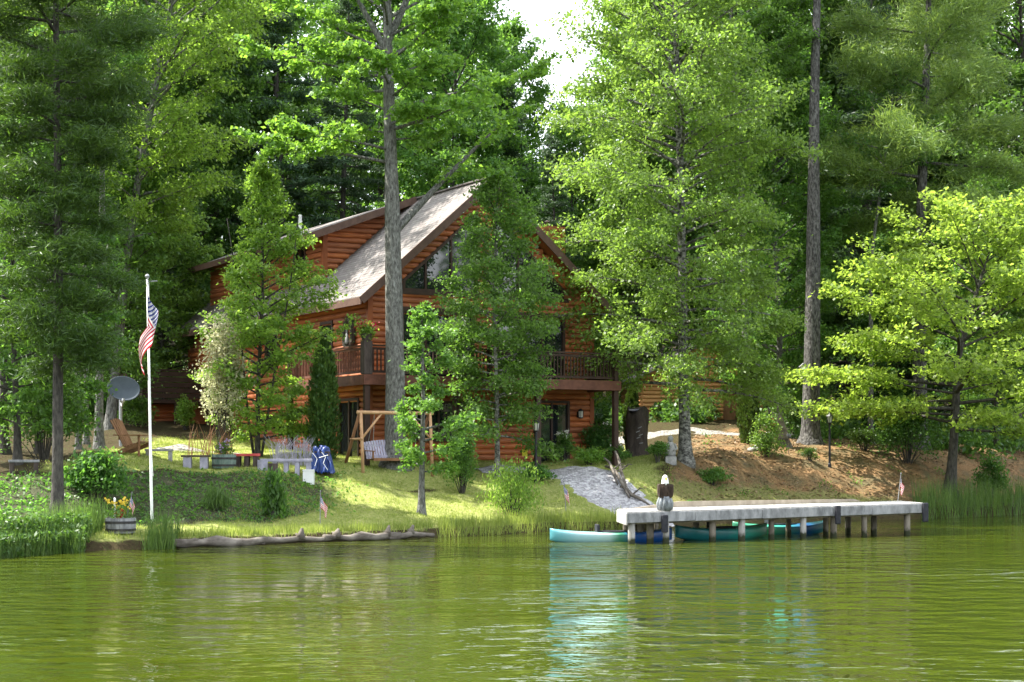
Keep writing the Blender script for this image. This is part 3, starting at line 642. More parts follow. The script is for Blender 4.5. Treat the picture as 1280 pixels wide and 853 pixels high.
# ------------------------------------------------------------------ shrubs
def bush(name, loc, label, cat, leaf, seed, rx, ry, h, n=3500, ls=.09, asp=.6, lobes=9, group=None, z0=.0, needle=False, up=.6, upright=False, flowers=None):
    rng = np.random.RandomState(seed)
    r = tag(empty(name, loc), label, cat, group)
    wd = MB(); P = []
    for k in range(lobes):
        a = k*2.4+rng.uniform(-.4, .4); q = math.sqrt((k+.5)/lobes)
        t = rng.uniform(.25, .95)
        shrink = 1-.55*t**2
        c = np.array([rx*.75*q*math.cos(a)*shrink, ry*.75*q*math.sin(a)*shrink, z0+(h-z0)*t])
        wd.tube([(c[0]*.15, c[1]*.15, -.1), (c[0]*.55, c[1]*.55, c[2]*.5), tuple(c)], [.018, .012, .005], 4, cap=False)
        m = n//lobes
        s = np.array([rx*.32, ry*.32, (h-z0)*(.16 if not upright else .3)])
        p = rng.normal(0, 1, (m, 3)); p = unit(p)*rng.uniform(.35, 1.15, (m, 1))
        q2 = c+p*s*1.4; q2[:, 2] = np.abs(q2[:, 2]); P.append(q2)
    C = np.concatenate(P); n2 = len(C)
    if upright: A = np.array([0, 0, 1.])+rng.normal(0, .35, (n2, 3)); Nn = rng.normal(0, 1, (n2, 3))
    else: A = rng.normal(0, 1, (n2, 3))+np.array([0, 0, -.3]); Nn = np.array([0, 0, up])+rng.normal(0, .6, (n2, 3))
    wd.build('stem', BARK['dark'], r)
    link_mesh(leaves_mesh('foliage', C, A, Nn, ls*rng.uniform(.7, 1.3, n2), asp), 'foliage', LEAF[leaf], r)
    if flowers:
        fl, cnt, fs = flowers
        top = C[np.argsort(C[:, 2]+rng.uniform(-.25, .25, n2)*h)[-cnt*2::2]][:cnt]
        reps = np.repeat(top, 7, 0)+rng.normal(0, fs*.28, (len(top)*7, 3))+np.array([0, -.02, .03])
        link_mesh(leaves_mesh('blossom', reps, rng.normal(0, 1, reps.shape), np.array([0, -.6, .6])+rng.normal(0, .5, reps.shape), fs*rng.uniform(.6, 1.1, len(reps)), .8), 'blossom', LEAF[fl], r)
    return r

bush('variegated_shrub', G(279, 54.9), 'cream coloured variegated shrub left of the cone shaped young tree', 'shrub', 'pale', 101, .95, .8, 4.2, 5200, .10, lobes=26, z0=.6)
bush('clipped_shrub', G(578, 53.6), 'dense clipped green shrub right of the log swing', 'shrub', 'mid', 102, .55, .5, 2.0, 5200, .075, lobes=18)
# columnar cedars
def cedar(px, D, label, h, rx, seed):
    rng = np.random.RandomState(seed); n = 9000
    r = tag(empty('cedar_tree', G(px, D)), label, 'tree', 'columnar cedars')
    t = rng.uniform(0, 1, n)**.9; th = rng.uniform(0, 6.28, n)
    rr = rx*(np.minimum(1, .7+t*1.5)*(1-t**3)**.6+.04)*(1+.22*np.sin(th*4+t*17)*np.sin(t*23+th))*rng.uniform(.6, 1.05, n)
    C = np.stack([rr*np.cos(th), rr*np.sin(th), t*h+.05], 1)
    A = np.stack([np.cos(th)*.5, np.sin(th)*.5, np.ones(n)], 1)+rng.normal(0, .3, (n, 3))
    wd = MB(); wd.tube([(0, 0, -.2), (0, 0, h*.5), (0, 0, h*.95)], [.07, .05, .01], 6); wd.build('trunk', BARK['dark'], r)
    link_mesh(leaves_mesh('crown', C, A, np.stack([np.cos(th), np.sin(th), .2*np.ones(n)], 1)+rng.normal(0, .5, (n, 3)), rng.uniform(.08, .17, n), .45), 'crown', LEAF['cedar'], r)
    return r
cedar(405, 55.8, 'dark columnar cedar at the left end of the cabin balcony', 3.9, .5, 111)
cedar(790, 65, 'slim columnar cedar behind the dark carved stump', 2.6, .3, 112)
cedar(936, 68, 'columnar cedar at the top of the bank right of the drive', 3.6, .42, 113)

bush('shore_shrub', G(640, 51.9), 'loose leafy shrub on the shore left of the gravel path', 'shrub', 'bright', 103, 1.1, .8, 1.45, 3600, .09, lobes=22, upright=True, asp=.4)
bush('lily_clump', G(341, 46.3), 'dark green leafy clump on the left lawn', 'plant', 'shade', 104, .42, .4, 1.1, 1500, .17, asp=.4, lobes=12, upright=True, flowers=None)
bush('grass_tuft', G(271, 46.0), 'low tuft of grass left of the leafy clump on the lawn', 'plant', 'reed', 105, .45, .35, .5, 900, .3, asp=.06, lobes=10, upright=True)
bush('garden_shrub', G(752, 62.0), 'dark rounded shrub by the right corner of the cabin', 'shrub', 'dark', 106, .95, .7, 1.35, 3200, .10, lobes=16, flowers=('flower_w', 8, .07))
bush('garden_plant', G(705, 60.6), 'leafy garden plant with pale pink blossoms beside the lower door', 'plant', 'mid', 107, .55, .5, .95, 1300, .09, lobes=10, flowers=('flower_w', 26, .07))
bush('garden_plant', G(735, 59.6), 'low yellow green garden plant above the gravel path', 'plant', 'bright', 108, .75, .45, .65, 1700, .08, lobes=12)
bush('garden_plant', G(770, 60.6), 'low green plant at the foot of the dark stump', 'plant', 'mid', 109, .6, .4, .6, 1200, .08, lobes=10, flowers=('flower_w', 8, .05))
bush('garden_plant', G(668, 56.4), 'low dark green plants at the foot of the black lamp post by the path', 'plant', 'shade', 110, .7, .4, .55, 1500, .09, lobes=12)
bush('garden_plant', G(822, 60.5), 'low plant left of the big birch trunk', 'plant', 'mid', 114, .5, .4, .7, 1100, .08, lobes=9)
bush('garden_plant', G(890, 61), 'low green plant right of the big birch trunk', 'plant', 'mid', 115, .8, .45, .6, 1700, .08, lobes=12)
bush('garden_shrub', G(958, 65.5), 'leafy green shrub in front of the leaning stump', 'shrub', 'birch', 116, .75, .6, 1.5, 2200, .10, lobes=14)
bush('small_fir', G(1012, 65.4), 'tiny fir seedling on the brown needle bank', 'plant', 'pine', 117, .42, .35, .45, 900, .12, asp=.15, lobes=10)
bush('garden_plant', G(868, 56.3), 'small blue green plant on the bank behind the carved eagle', 'plant', 'shade', 118, .35, .3, .5, 500, .1, lobes=7)
bush('wild_shrub', G(1135, 68), 'dark leafy shrub at the foot of the bright right maple', 'shrub', 'dark', 119, 1.6, 1.2, 2.4, 4200, .12, lobes=26)
bush('wild_shrub', G(1080, 68.5), 'low dark juniper like shrub on the brown bank', 'shrub', 'pine', 120, .9, .6, .8, 2400, .12, asp=.2, lobes=14)
bush('wild_shrub', G(1238, 68), 'upright green shrub right of the bright maple trunk', 'shrub', 'shade', 121, .8, .6, 1.5, 2400, .11, lobes=14)
bush('wild_shrub', G(120, 44.6), 'leafy green maple bush beside the dark pine trunk', 'shrub', 'shade', 122, 1.0, .8, 1.25, 2600, .13, lobes=20, up=1.4)
bush('wild_shrub', G(55, 49), 'broad dark shrub left of the dark pine trunk', 'shrub', 'dark', 123, 1.6, 1.2, 2.6, 3600, .13, lobes=24, up=1.2)
bush('wild_shrub', G(1000, 76), 'shadowed green shrub behind the bare pine trunk', 'shrub', 'dark', 124, 1.8, 1.2, 2.6, 3600, .13, lobes=22)
bush('wild_shrub', G(170, 67), 'pale leafed shrub below the satellite dish', 'shrub', 'mid', 125, .9, .8, 1.1, 2200, .11, lobes=18)
bush('wild_shrub', G(232, 66.5), 'small bright shrub at the foot of the rear deck steps', 'shrub', 'bright', 126, .5, .4, 1.2, 1500, .11, lobes=16)

# undergrowth at the foot of the wood
rng = np.random.RandomState(130); Cs = []
for k in range(260):
    px = rng.uniform(-80, 1380); D = rng.uniform(72, 95)
    if 180 < px < 760 and D < 84: continue
    if 720 < px < 1000 and D < 80: continue
    x = WX(px, D); z = float(gz(x, D)); r = rng.uniform(.8, 1.8); m = 420
    p = unit(rng.normal(0, 1, (m, 3)))*rng.uniform(.3, 1, (m, 1))*np.array([r, r, r*rng.uniform(.7, 1.5)])
    p[:, 2] = np.abs(p[:, 2]); Cs.append(p+np.array([x, D, z]))
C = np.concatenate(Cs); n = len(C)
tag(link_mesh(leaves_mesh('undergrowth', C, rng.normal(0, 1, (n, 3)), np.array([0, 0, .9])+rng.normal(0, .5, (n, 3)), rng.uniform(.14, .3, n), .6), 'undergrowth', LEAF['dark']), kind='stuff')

# ------------------------------------------------------------------ grass, reeds
def blades(name, P, hgt, wid, m, lean=.35, seed=1):
    rng = np.random.RandomState(seed); n = len(P)
    a = rng.uniform(0, 6.28, n); ln = rng.uniform(0, lean, n)*hgt
    side = np.stack([np.cos(a), np.sin(a), np.zeros(n)], 1)*wid[:, None]
    b = rng.uniform(0, 6.28, n)
    tip = P + np.stack([np.cos(b)*ln, np.sin(b)*ln, hgt], 1)
    V = np.stack([P-side, P+side, tip], 1).reshape(-1, 3)
    return tag(link_mesh(np_mesh(name, V, np.arange(len(V)).reshape(-1, 3)), name, m), kind='stuff')
pp = np.array(PATH)
def near_path(x, y):
    d = np.full(len(x), 9.)
    for i in range(len(pp)-1):
        a, b = pp[i], pp[i+1]; ab = b-a
        t = np.clip(((x-a[0])*ab[0]+(y-a[1])*ab[1])/(ab@ab), 0, 1)
        d = np.minimum(d, np.hypot(x-a[0]-t*ab[0], y-a[1]-t*ab[1]))
    return d
rng = np.random.RandomState(140)
n = 560000; x = rng.uniform(-14, 15, n); y = rng.uniform(40, 67, n)
lm = np.maximum(lawn_mask(x, y), .4*dry_mask(x, y))
clump = .6+.4*np.sin(x*3.1+np.sin(y*2.3)*2)*np.sin(y*2.7+x)
k = (rng.rand(n) < lm*clump) & (near_path(x, y) > 1.25)
x, y = x[k], y[k]; d = y-shore(x)
hg = rng.uniform(.03, .09, len(x))*(1+1.6*np.exp(-((d-.4)/.5)**2))
blades('grass', np.stack([x, y, gz(x, y)-.01], 1), hg, rng.uniform(.006, .012, len(x)), LEAF['grass'], .7, 2)
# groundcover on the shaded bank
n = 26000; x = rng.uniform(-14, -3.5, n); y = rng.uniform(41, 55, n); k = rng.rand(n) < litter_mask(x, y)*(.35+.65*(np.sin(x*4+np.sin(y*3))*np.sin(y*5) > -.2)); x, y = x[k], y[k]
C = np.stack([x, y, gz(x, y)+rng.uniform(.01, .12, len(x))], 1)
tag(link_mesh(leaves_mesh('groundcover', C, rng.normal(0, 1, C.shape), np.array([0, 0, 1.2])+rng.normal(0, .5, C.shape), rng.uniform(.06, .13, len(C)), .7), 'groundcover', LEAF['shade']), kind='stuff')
# fallen needles, leaves and twigs on the banks
def litter_stuff():
    rng = np.random.RandomState(160); n = 60000; x = rng.uniform(2.5, 24, n); y = rng.uniform(50, 82, n)
    k = rng.rand(n) < np.maximum(needle_mask(x, y), .5*dry_mask(x, y))*(.35+.65*(np.sin(x*2.3+y)*np.sin(y*2.9-x) > 0)); k &= near_path(x, y) > 1.3; x, y = x[k], y[k]
    C = np.stack([x, y, gz(x, y)+.012], 1)
    o = link_mesh(leaves_mesh('leaf_litter', C, rng.normal(0, 1, C.shape)*np.array([1, 1, .15]), np.array([0, 0, 1.5])+rng.normal(0, .4, C.shape), rng.uniform(.06, .2, len(C)), .4), 'leaf_litter', LEAF['litter'])
    tag(o, kind='stuff')
litter_stuff()
# scattered weeds on the brown bank
rng = np.random.RandomState(161); n = 900; x = rng.uniform(3, 20, n); y = rng.uniform(52, 74, n); k = (needle_mask(x, y) > .4) & (np.sin(x*1.7+1)*np.sin(y*2.1) > .55); x, y = x[k], y[k]
X = np.repeat(x, 14)+rng.normal(0, .09, len(x)*14); Y = np.repeat(y, 14)+rng.normal(0, .09, len(x)*14); C = np.stack([X, Y, gz(X, Y)+rng.uniform(.02, .16, len(X))], 1)
tag(link_mesh(leaves_mesh('weeds', C, rng.normal(0, 1, C.shape)+np.array([0, 0, .5]), np.array([0, 0, .8])+rng.normal(0, .6, C.shape), rng.uniform(.06, .12, len(C)), .45), 'weeds', LEAF['mid']), kind='stuff')
# reeds at the water's edge
def reeds(px0, px1, d0, d1, n, h0, h1, seed):
    rng = np.random.RandomState(seed); px = rng.uniform(px0, px1, n)
    Dg = np.linspace(30, 75, 300)
    D = np.array([Dg[np.argmin(np.abs(Dg-shore(WX(p, Dg))))] for p in px]); x = WX(px, D)
    y = shore(x)+rng.uniform(d0, d1, n)
    return np.stack([x, y, np.maximum(gz(x, y), -.1)], 1), rng.uniform(h0, h1, n)
for nm, lf, hw, parts in (('reeds', 'reed', .013, [reeds(-30, 108, -.9, .9, 2600, .35, .8, 1), reeds(183, 222, -.5, .5, 420, .4, .95, 2), reeds(1150, 1330, -.3, 1.3, 2200, .45, 1.2, 3), reeds(20, 110, .9, 2.2, 700, .5, .9, 6)]),
                          ('shore_grass', 'grass', .011, [reeds(548, 780, -.12, .8, 3000, .12, .45, 4), reeds(220, 540, .15, .9, 1600, .08, .28, 5)])):
    P = np.concatenate([p[0] for p in parts]); hh = np.concatenate([p[1] for p in parts])
    blades(nm, P, hh, np.full(len(P), hw), LEAF[lf], .35, 5)
# leafy jewelweed mass along the left shore
rng = np.random.RandomState(150); P, _ = reeds(-40, 106, -.7, .7, 5200, 1, 1, 7)
C = P + np.stack([rng.normal(0, .05, len(P)), rng.normal(0, .05, len(P)), rng.uniform(.08, .62, len(P))], 1)
tag(link_mesh(leaves_mesh('shore_plants', C, rng.normal(0, 1, C.shape), np.array([0, -.2, 1.])+rng.normal(0, .5, C.shape), rng.uniform(.08, .17, len(C)), .45), 'shore_plants', LEAF['dark']), kind='stuff')
# ------------------------------------------------------------------ the log cabin
HX, HY, HZ = -4.84, 58.0, 2.15
W_, L_, RIDGE, EAVE = 8.9, 18.0, 9.9, .6
zr = lambda u: RIDGE - .871*abs(u-W_/2)
zs = lambda u: 8.5 + (u-.8)*.37
house = tag(empty('log_cabin', (HX, HY, HZ), R(30)), 'orange log cabin with steep gable, wide dormer and balcony among the trees', 'house')

def logwall(mb, o, sd, nd, z0, z1, ext, holes=(), course=.2, depth=.085):
    """half round log courses on a wall plane: o origin, sd along, nd outward; ext(z) -> list of (s0, s1)"""
    o = Vector(o); sd = Vector(sd); nd = Vector(nd)
    n = int(round((z1-z0)/course))
    for i in range(n):
        a = z0+i*course; b = a+course; zm = (a+b)/2
        iv = list(ext(zm))
        for (h0, h1, y0, y1) in holes:
            if y0 < zm < y1:
                out = []
                for (p, q) in iv:
                    if h1 <= p or h0 >= q: out.append((p, q)); continue
                    if h0 > p: out.append((p, h0))
                    if h1 < q: out.append((h1, q))
                iv = out
        for (p, q) in iv:
            if q-p < .05: continue
            prof = []
            for k in range(7):
                t = math.pi*k/6; prof.append((math.sin(t)*depth*(1 if 0 < k < 6 else 1)+.004, zm - math.cos(t)*course*.5))
            dz = random.uniform(-.006, .006)
            mb.prism([o+sd*p+nd*d+Vector((0, 0, z+dz)) for d, z in prof], sd*(q-p))

core = MB()
core.prism([(0, .03, -.9), (W_, .03, -.9), (W_, .03, zr(W_)-.3), (W_/2, .03, RIDGE-.3), (0, .03, zr(0)-.3)], (0, L_-.06, 0))
# front
fh = [(1.2, 3.95, 2.86, 5.1), (4.95, 7.7, 2.86, 5.1), (6.5, 7.9, -.5, 2.1), (1.6, 3.6, .7, 2.0)]
def gable_ext(z):
    h = (RIDGE-.32-z)/.871
    return [(max(0, W_/2-h), min(W_, W_/2+h))] if h > 0 else []
gh = []
for i in range(30):
    z0 = 5.86+i*.1; k = (RIDGE-.95-z0)/.871
    lo = max(1.25, W_/2-k)
    if lo < W_/2-.4: gh.append((lo, W_/2-.35, z0, z0+.1001)); gh.append((W_/2+.35, W_-lo, z0, z0+.1001))
logwall(core, (0, 0, 0), (1, 0, 0), (0, -1, 0), -.8, 9.6, gable_ext, fh+gh)
# left wall
lh = [(.7, 2.3, -.5, 2.1), (2.9, 3.9, 3.6, 4.9), (8, 9.2, 3.5, 4.8), (5, 6.2, .8, 1.9)]
logwall(core, (0, 0, 0), (0, 1, 0), (-1, 0, 0), -.8, 5.6, lambda z: [(0, L_)], lh)
logwall(core, (W_, 0, 0), (0, 1, 0), (1, 0, 0), -.8, 5.6, lambda z: [(0, L_)])
logwall(core, (0, L_, 0), (1, 0, 0), (0, 1, 0), -.8, 9.6, gable_ext)
core.build('wall', M_LOG, house, smooth=False)
# dormer
dm = MB(); DV, DU = 5.6, .8
dm.prism([(DU+.03, DV+.03, zr(DU)-.2), (W_/2, DV+.03, RIDGE-.2), (W_/2, DV+.03, RIDGE-.12), (DU+.03, DV+.03, zs(DU)-.1)], (0, 12, 0))
logwall(dm, (DU, DV, 0), (1, 0, 0), (0, -1, 0), 6.5, 9.9, lambda z: [(max(0, (z-.12-8.4)/.37), max(.0, min(3.65, (z-.05-6.722)/.871)))] if z > 6.72 else [])
dh = [(1.6, 2.6, 7.1, 8.1), (8.3, 9.5, 7.1, 8.1)]
logwall(dm, (DU, DV, 0), (0, 1, 0), (-1, 0, 0), 6.55, 8.55, lambda z: [(0, 12)], dh)
dorm = dm.build('dormer', M_LOG, house)
# roofs
def slab(mb, u0, z0, u1, z1, v0, v1, t):
    mb.prism([(u0, v0, z0), (u1, v0, z1), (u1, v0, z1-t), (u0, v0, z0-t)], (0, v1-v0, 0))
rf = MB()
slab(rf, -EAVE, zr(-EAVE), W_/2, RIDGE, -.62, L_+.5, .06); slab(rf, W_+EAVE, zr(W_+EAVE), W_/2+.001, RIDGE-.001, -.62, L_+.5, .06)
rf.beam((W_/2, -.64, RIDGE+.01), (W_/2, L_+.52, RIDGE+.01), .26, .05)
roof = rf.build('roof', M_ROOF, house)
dr = MB(); slab(dr, -.1, zs(-.1)+.1, W_/2-.12, zs(W_/2)+.1, DV-.6, 18.1, .06)
dr.build('dormer_roof', M_ROOF, house)
sf = MB(); slab(sf, -EAVE+.03, zr(-EAVE)-.04, W_/2-.05, RIDGE-.115, -.58, L_+.46, .14); slab(sf, W_+EAVE-.03, zr(W_+EAVE)-.04, W_/2+.05, RIDGE-.115, -.58, L_+.46, .14)
slab(sf, -.07, zs(-.1)+.035, W_/2-.15, zs(W_/2)+.025, DV-.56, 18.05, .12)
sf.build('soffit', M_SOFFIT, house)
fa = MB()
for sg in (-1, 1):
    a = (W_/2+sg*(W_/2+EAVE), -.63, zr(-EAVE)-.15); b = (W_/2+sg*.02, -.63, RIDGE-.16)
    fa.beam(a, b, .05, .26, up=(0, 0, 1))
    fa.beam((a[0]+sg*.02, -.64, a[2]-.005), (a[0]+sg*.02, L_+.5, a[2]-.005), .045, .24)
fa.beam((-.1, DV-.61, zs(-.1)-.02), (W_/2-.15, DV-.61, zs(W_/2)-.02), .05, .26)
fa.beam((-.125, DV-.62, zs(-.1)-.02), (-.125, 18.1, zs(-.1)-.02), .045, .24)
fa.build('fascia', M_FASCIA, house)
M_CT = (mat('cedar_corner_trim', (.2, .055, .018), (.3, .085, .025), .6, 4, (1, 1, .3)))
for (x0, y0, z0, z1) in ((-.1, -.1, -.9, 5.6), (W_-.08, -.1, -.9, 5.6), (-.1, L_-.08, -.9, 5.6), (DU-.1, DV-.1, 6.55, 8.42)):
    tr = MB(); tr.box(x0, y0, z0, x0+.18, y0+.18, z1); tr.build('corner_trim', M_CT, house)

def window(name, o, sd, nd, s0, s1, z0, z1, mull=(), poly=None, door=False):
    """frame with a reflective pane standing in the wall opening"""
    o = Vector(o); sd = Vector(sd); nd = Vector(nd); up = Vector((0, 0, 1))
    P = poly or [(s0, z0), (s1, z0), (s1, z1), (s0, z1)]
    fr = MB(); n = len(P)
    pt = lambda s, z, d: o+sd*s+nd*d+up*z
    for i in range(n):
        a, b = P[i], P[(i+1) % n]; dv = (Vector(b)-Vector(a)).normalized()*.035
        fr.beam(pt(a[0]-dv[0], a[1]-dv[1], .07+.004*(i % 2)), pt(b[0]+dv[0], b[1]+dv[1], .07+.004*(i % 2)), .1, .09, up=nd)
    for m in mull: fr.beam(pt(m, z0 if poly is None else min(p[1] for p in P), .065), pt(m, z1 if poly is None else mull_top(P, m), .065), .07, .07, up=nd)
    f = fr.build(name, M_TRIM, house)
    pn = MB(); pn.prism([pt(s, z, .02) for s, z in P], nd*.02); pn.build('pane', M_GLASS, f)
    return f
def mull_top(P, m):
    best = 0
    for i in range(len(P)):
        a, b = P[i], P[(i+1) % len(P)]
        if min(a[0], b[0]) <= m <= max(a[0], b[0]) and a[0] != b[0]: best = max(best, a[1]+(b[1]-a[1])*(m-a[0])/(b[0]-a[0]))
    return best
FO = ((0, 0, 0), (1, 0, 0), (0, -1, 0)); LO = ((0, 0, 0), (0, 1, 0), (-1, 0, 0)); DO = ((DU, DV, 0), (0, 1, 0), (-1, 0, 0))
zt = lambda u: RIDGE-.95-.871*abs(u-W_/2)
g1 = [(1.25, 5.86), (W_/2-.35, 5.86), (W_/2-.35, zt(W_/2-.35)), (1.25, zt(1.25))]
window('gable_window', *FO, 0, 0, 0, 0, (2.1, 3.1), g1)
window('gable_window', *FO, 0, 0, 0, 0, (5.8, 6.8), [(W_-s, z) for s, z in reversed(g1)])
window('patio_door', *FO, 1.2, 3.95, 2.86, 5.1, (2.1, 3.0)); window('patio_door', *FO, 4.95, 7.7, 2.86, 5.1, (5.9, 6.8))
window('lower_door', *FO, 6.5, 7.9, -.4, 2.1, (7.2,)); window('lower_window', *FO, 1.6, 3.6, .7, 2.0, (2.6,))
window('lower_door', *LO, .7, 2.3, -.4, 2.1, (1.5,)); window('window', *LO, 8, 9.2, 3.5, 4.8, (8.6,)); window('window', *LO, 2.9, 3.9, 3.6, 4.9)
window('window', *DO, 1.6, 2.6, 7.1, 8.1, (2.1,)); window('window', *DO, 8.3, 9.5, 7.1, 8.1, (8.9,))
hd = MB(); hd.box(1.0, -.13, 5.13, W_-1.0, -.02, 5.27); hd.box(1.0, -.12, 5.7, W_-1.0, -.02, 5.83); hd.build('header_trim', M_TRIM, house)
# chimney and vent
ch = MB(); ch.box(7.45, .9, 5.6, 8.35, 1.9, 8.6); logwall(ch, (7.45, .9, 0), (1, 0, 0), (0, -1, 0), 6.4, 8.6, lambda z: [(0, .9)], depth=.05); logwall(ch, (7.45, .9, 0), (0, 1, 0), (-1, 0, 0), 6.4, 8.6, lambda z: [(0, 1.0)], depth=.05)
chm = ch.build('chimney', M_LOG, house)
cp = MB(); cp.box(7.41, .86, 8.6, 8.39, 1.94, 8.64); cp.lathe([(.1, 8.64), (.1, 8.8), (.13, 8.81), (.02, 8.87)], 12, (7.9, 1.4, 0)); cp.build('flue_cap', M_TRIM, chm)
vp = MB(); vp.lathe([(.065, 8.3), (.065, 9.25), (.05, 9.27)], 12, (.5, 7.2, 0)); vp.build('vent_pipe', M_WHITE, house)

# balcony
DKZ = 2.8
dk = MB()
for i in range(15): dk.box(-1.18, -2.18+i*.147, DKZ-.04, 8.68, -2.18+i*.147+.138, DKZ)
for i in range(30): dk.box(-1.18, .03+i*.147, DKZ-.04, -.12, .03+i*.147+.138, DKZ)
for i in range(12): dk.box(-1.1+i*.85, -2.15, DKZ-.26, -1.05+i*.85, -.05, DKZ-.045)
deck = dk.build('balcony_deck', M_BROWNWOOD, house)
rm = MB(); rm.box(-1.2, -2.25, DKZ-.34, 8.7, -2.19, DKZ-.01); rm.box(-1.26, -2.25, DKZ-.34, -1.203, 4.45, DKZ-.012); rm.box(8.703, -2.25, DKZ-.34, 8.76, -.02, DKZ-.012)
rm.build('rim_board', M_RAIL, deck)
for (u, v, zb) in ((-1.1, -2.1, -.9), (2.2, -2.1, -.9), (5.4, -2.1, -.9), (8.6, -2.1, -.9), (-1.1, 1.2, -.9), (-1.1, 4.3, -.9)):
    p = MB(); p.box(u-.09, v-.09, zb, u+.09, v+.09, DKZ-.345); p.build('post', M_TRIM, house, bevel=.01)
def railing(a, b, m):
    mb = MB(); a = Vector(a); b = Vector(b); Ln = (b-a).length; d = (b-a)/Ln
    mb.beam(a+Vector((0, 0, .95)), b+Vector((0, 0, .95)), .12, .05); mb.beam(a+Vector((0, 0, .85)), b+Vector((0, 0, .85)), .04, .08); mb.beam(a+Vector((0, 0, .1)), b+Vector((0, 0, .1)), .04, .08)
    n = int(Ln/.135)
    for i in range(1, n): p = a+d*(Ln*i/n); mb.beam(p+Vector((0, 0, .1)), p+Vector((0, 0, .85)), .04, .04)
    return mb.build('railing', m, house)
railing((-1.0, -2.12, DKZ), (3.4, -2.12, DKZ), M_TRIM); railing((3.6, -2.12, DKZ), (8.5, -2.12, DKZ), M_TRIM)
railing((-1.12, -1.95, DKZ), (-1.12, 4.3, DKZ), M_RAIL); railing((8.62, -2.0, DKZ), (8.62, -.15, DKZ), M_TRIM)  # left rail paler than the others: its sunlight is in the colour
for (u, v) in ((-1.1, -2.1), (3.5, -2.12), (8.6, -2.12), (-1.1, 4.32)):
    p = MB(); s = .15 if u == -1.1 and v < 0 else .08
    p.box(u-s, v-s, DKZ+.002, u+s, v+s, DKZ+1.08); p.build('rail_post', M_DARKWOOD if s > .1 else M_TRIM, house, bevel=.01)
def lantern(o, n):
    o = Vector(o); n = Vector(n); mb = MB(); c = o+n*.14
    mb.box(o.x-.05, o.y-.05, o.z-.1, o.x+.05, o.y+.05, o.z+.1); mb.beam(o+Vector((0, 0, .1)), c+Vector((0, 0, .2)), .03, .03)
    mb.lathe([(.03, .22), (.11, .14), (.11, .12)], 6, c); mb.lathe([(.08, -.14), (.1, -.12), (.1, -.1)], 6, c)
    for k in range(6): t = k*math.pi/3; mb.beam(c+Vector((.095*math.cos(t), .095*math.sin(t), -.1)), c+Vector((.105*math.cos(t), .105*math.sin(t), .13)), .014, .014)
    f = mb.build('wall_lantern', M_BLACK, house)
    g = MB(); g.lathe([(.075, -.1), (.085, .12)], 10, c); g.build('lamp_glass', M_LAMPGLASS, f)
lantern((.75, -.15, 4.55), (0, -1, 0)); lantern((.95, -.15, 1.5), (0, -1, 0)); lantern((8.3, -.15, 1.65), (0, -1, 0))
# rear deck
rd = MB(); rd.box(-3.4, 14, 2.3, -.16, 17, 2.45)
for i in range(5): rd.box(-3.4, 13.93, 2.5+i*.22, -.6, 13.99, 2.69+i*.22)
for i in range(5): rd.box(-3.46, 13.95, 2.5+i*.22, -3.405, 17, 2.69+i*.22)
rd.box(-3.5, 13.9, 3.6, -.55, 14.05, 3.66)
for u in (-3.35, -2.0, -.65): rd.box(u-.07, 14.02, .2, u+.07, 14.16, 2.3)
rear = rd.build('rear_deck', M_TRIM, house)
lw = MB(); lw.box(-3.0, 15.05, .3, -.4, 15.2, 2.28); logwall(lw, (-3.0, 15.05, 0), (1, 0, 0), (0, -1, 0), .5, 2.2, lambda z: [(0, 2.0)]); lw.build('skirting_wall', M_LOG, rear)
st = MB()
for i in range(5): st.box(-.5, 13.9-.28*(i+1), 2.3-.24*(i+1), .6-.75, 13.9-.28*i, 2.34-.24*(i+1)); 
st.beam((-.52, 13.9, 2.3), (-.52, 12.4, 1.0), .06, .2); st.beam((-.12, 13.9, 2.3), (-.12, 12.4, 1.0), .06, .2)
st.beam((-.52, 13.9, 3.3), (-.52, 12.4, 2.0), .06, .06); st.beam((-.52, 12.45, 1.0), (-.52, 12.45, 2.05), .07, .07)
st.build('steps', M_TRIM, rear)

def hloc(u, v, z): 
    c, s = math.cos(R(30)), math.sin(R(30)); return (HX+u*c-v*s, HY+u*s+v*c, HZ+z)
# wreath on the left wall, planter on the corner post
wr = tag(empty('wreath', hloc(-.13, 1.35, 4.35), R(30)), 'dark oval wreath with a pale ornament hanging on the orange side wall', 'wreath')
m_ = MB(); m_.tube([(0-.03, .33*math.cos(t), .52*math.sin(t)) for t in np.linspace(0, 2*math.pi, 25)], .1, 8, jit=.2); m_.build('ring', M_DARKWOOD, wr)
rng = np.random.RandomState(5); n = 900; t = rng.uniform(0, 6.28, n)
C = np.stack([rng.normal(-.04, .05, n), .33*np.cos(t)+rng.normal(0, .06, n), .52*np.sin(t)+rng.normal(0, .06, n)], 1)
link_mesh(leaves_mesh('greenery', C, rng.normal(0, 1, C.shape), rng.normal(0, 1, C.shape), rng.uniform(.05, .1, n), .4), 'greenery', LEAF['spruce'], wr)
m_ = MB(); m_.lathe([(.02, -.3), (.12, -.22), (.09, 0), (.05, .1), (.08, .17), (.02, .26)], 10, (-.09, .02, -.05), sx=.5); m_.build('ornament', M_GREYWOOD, wr, smooth=True)

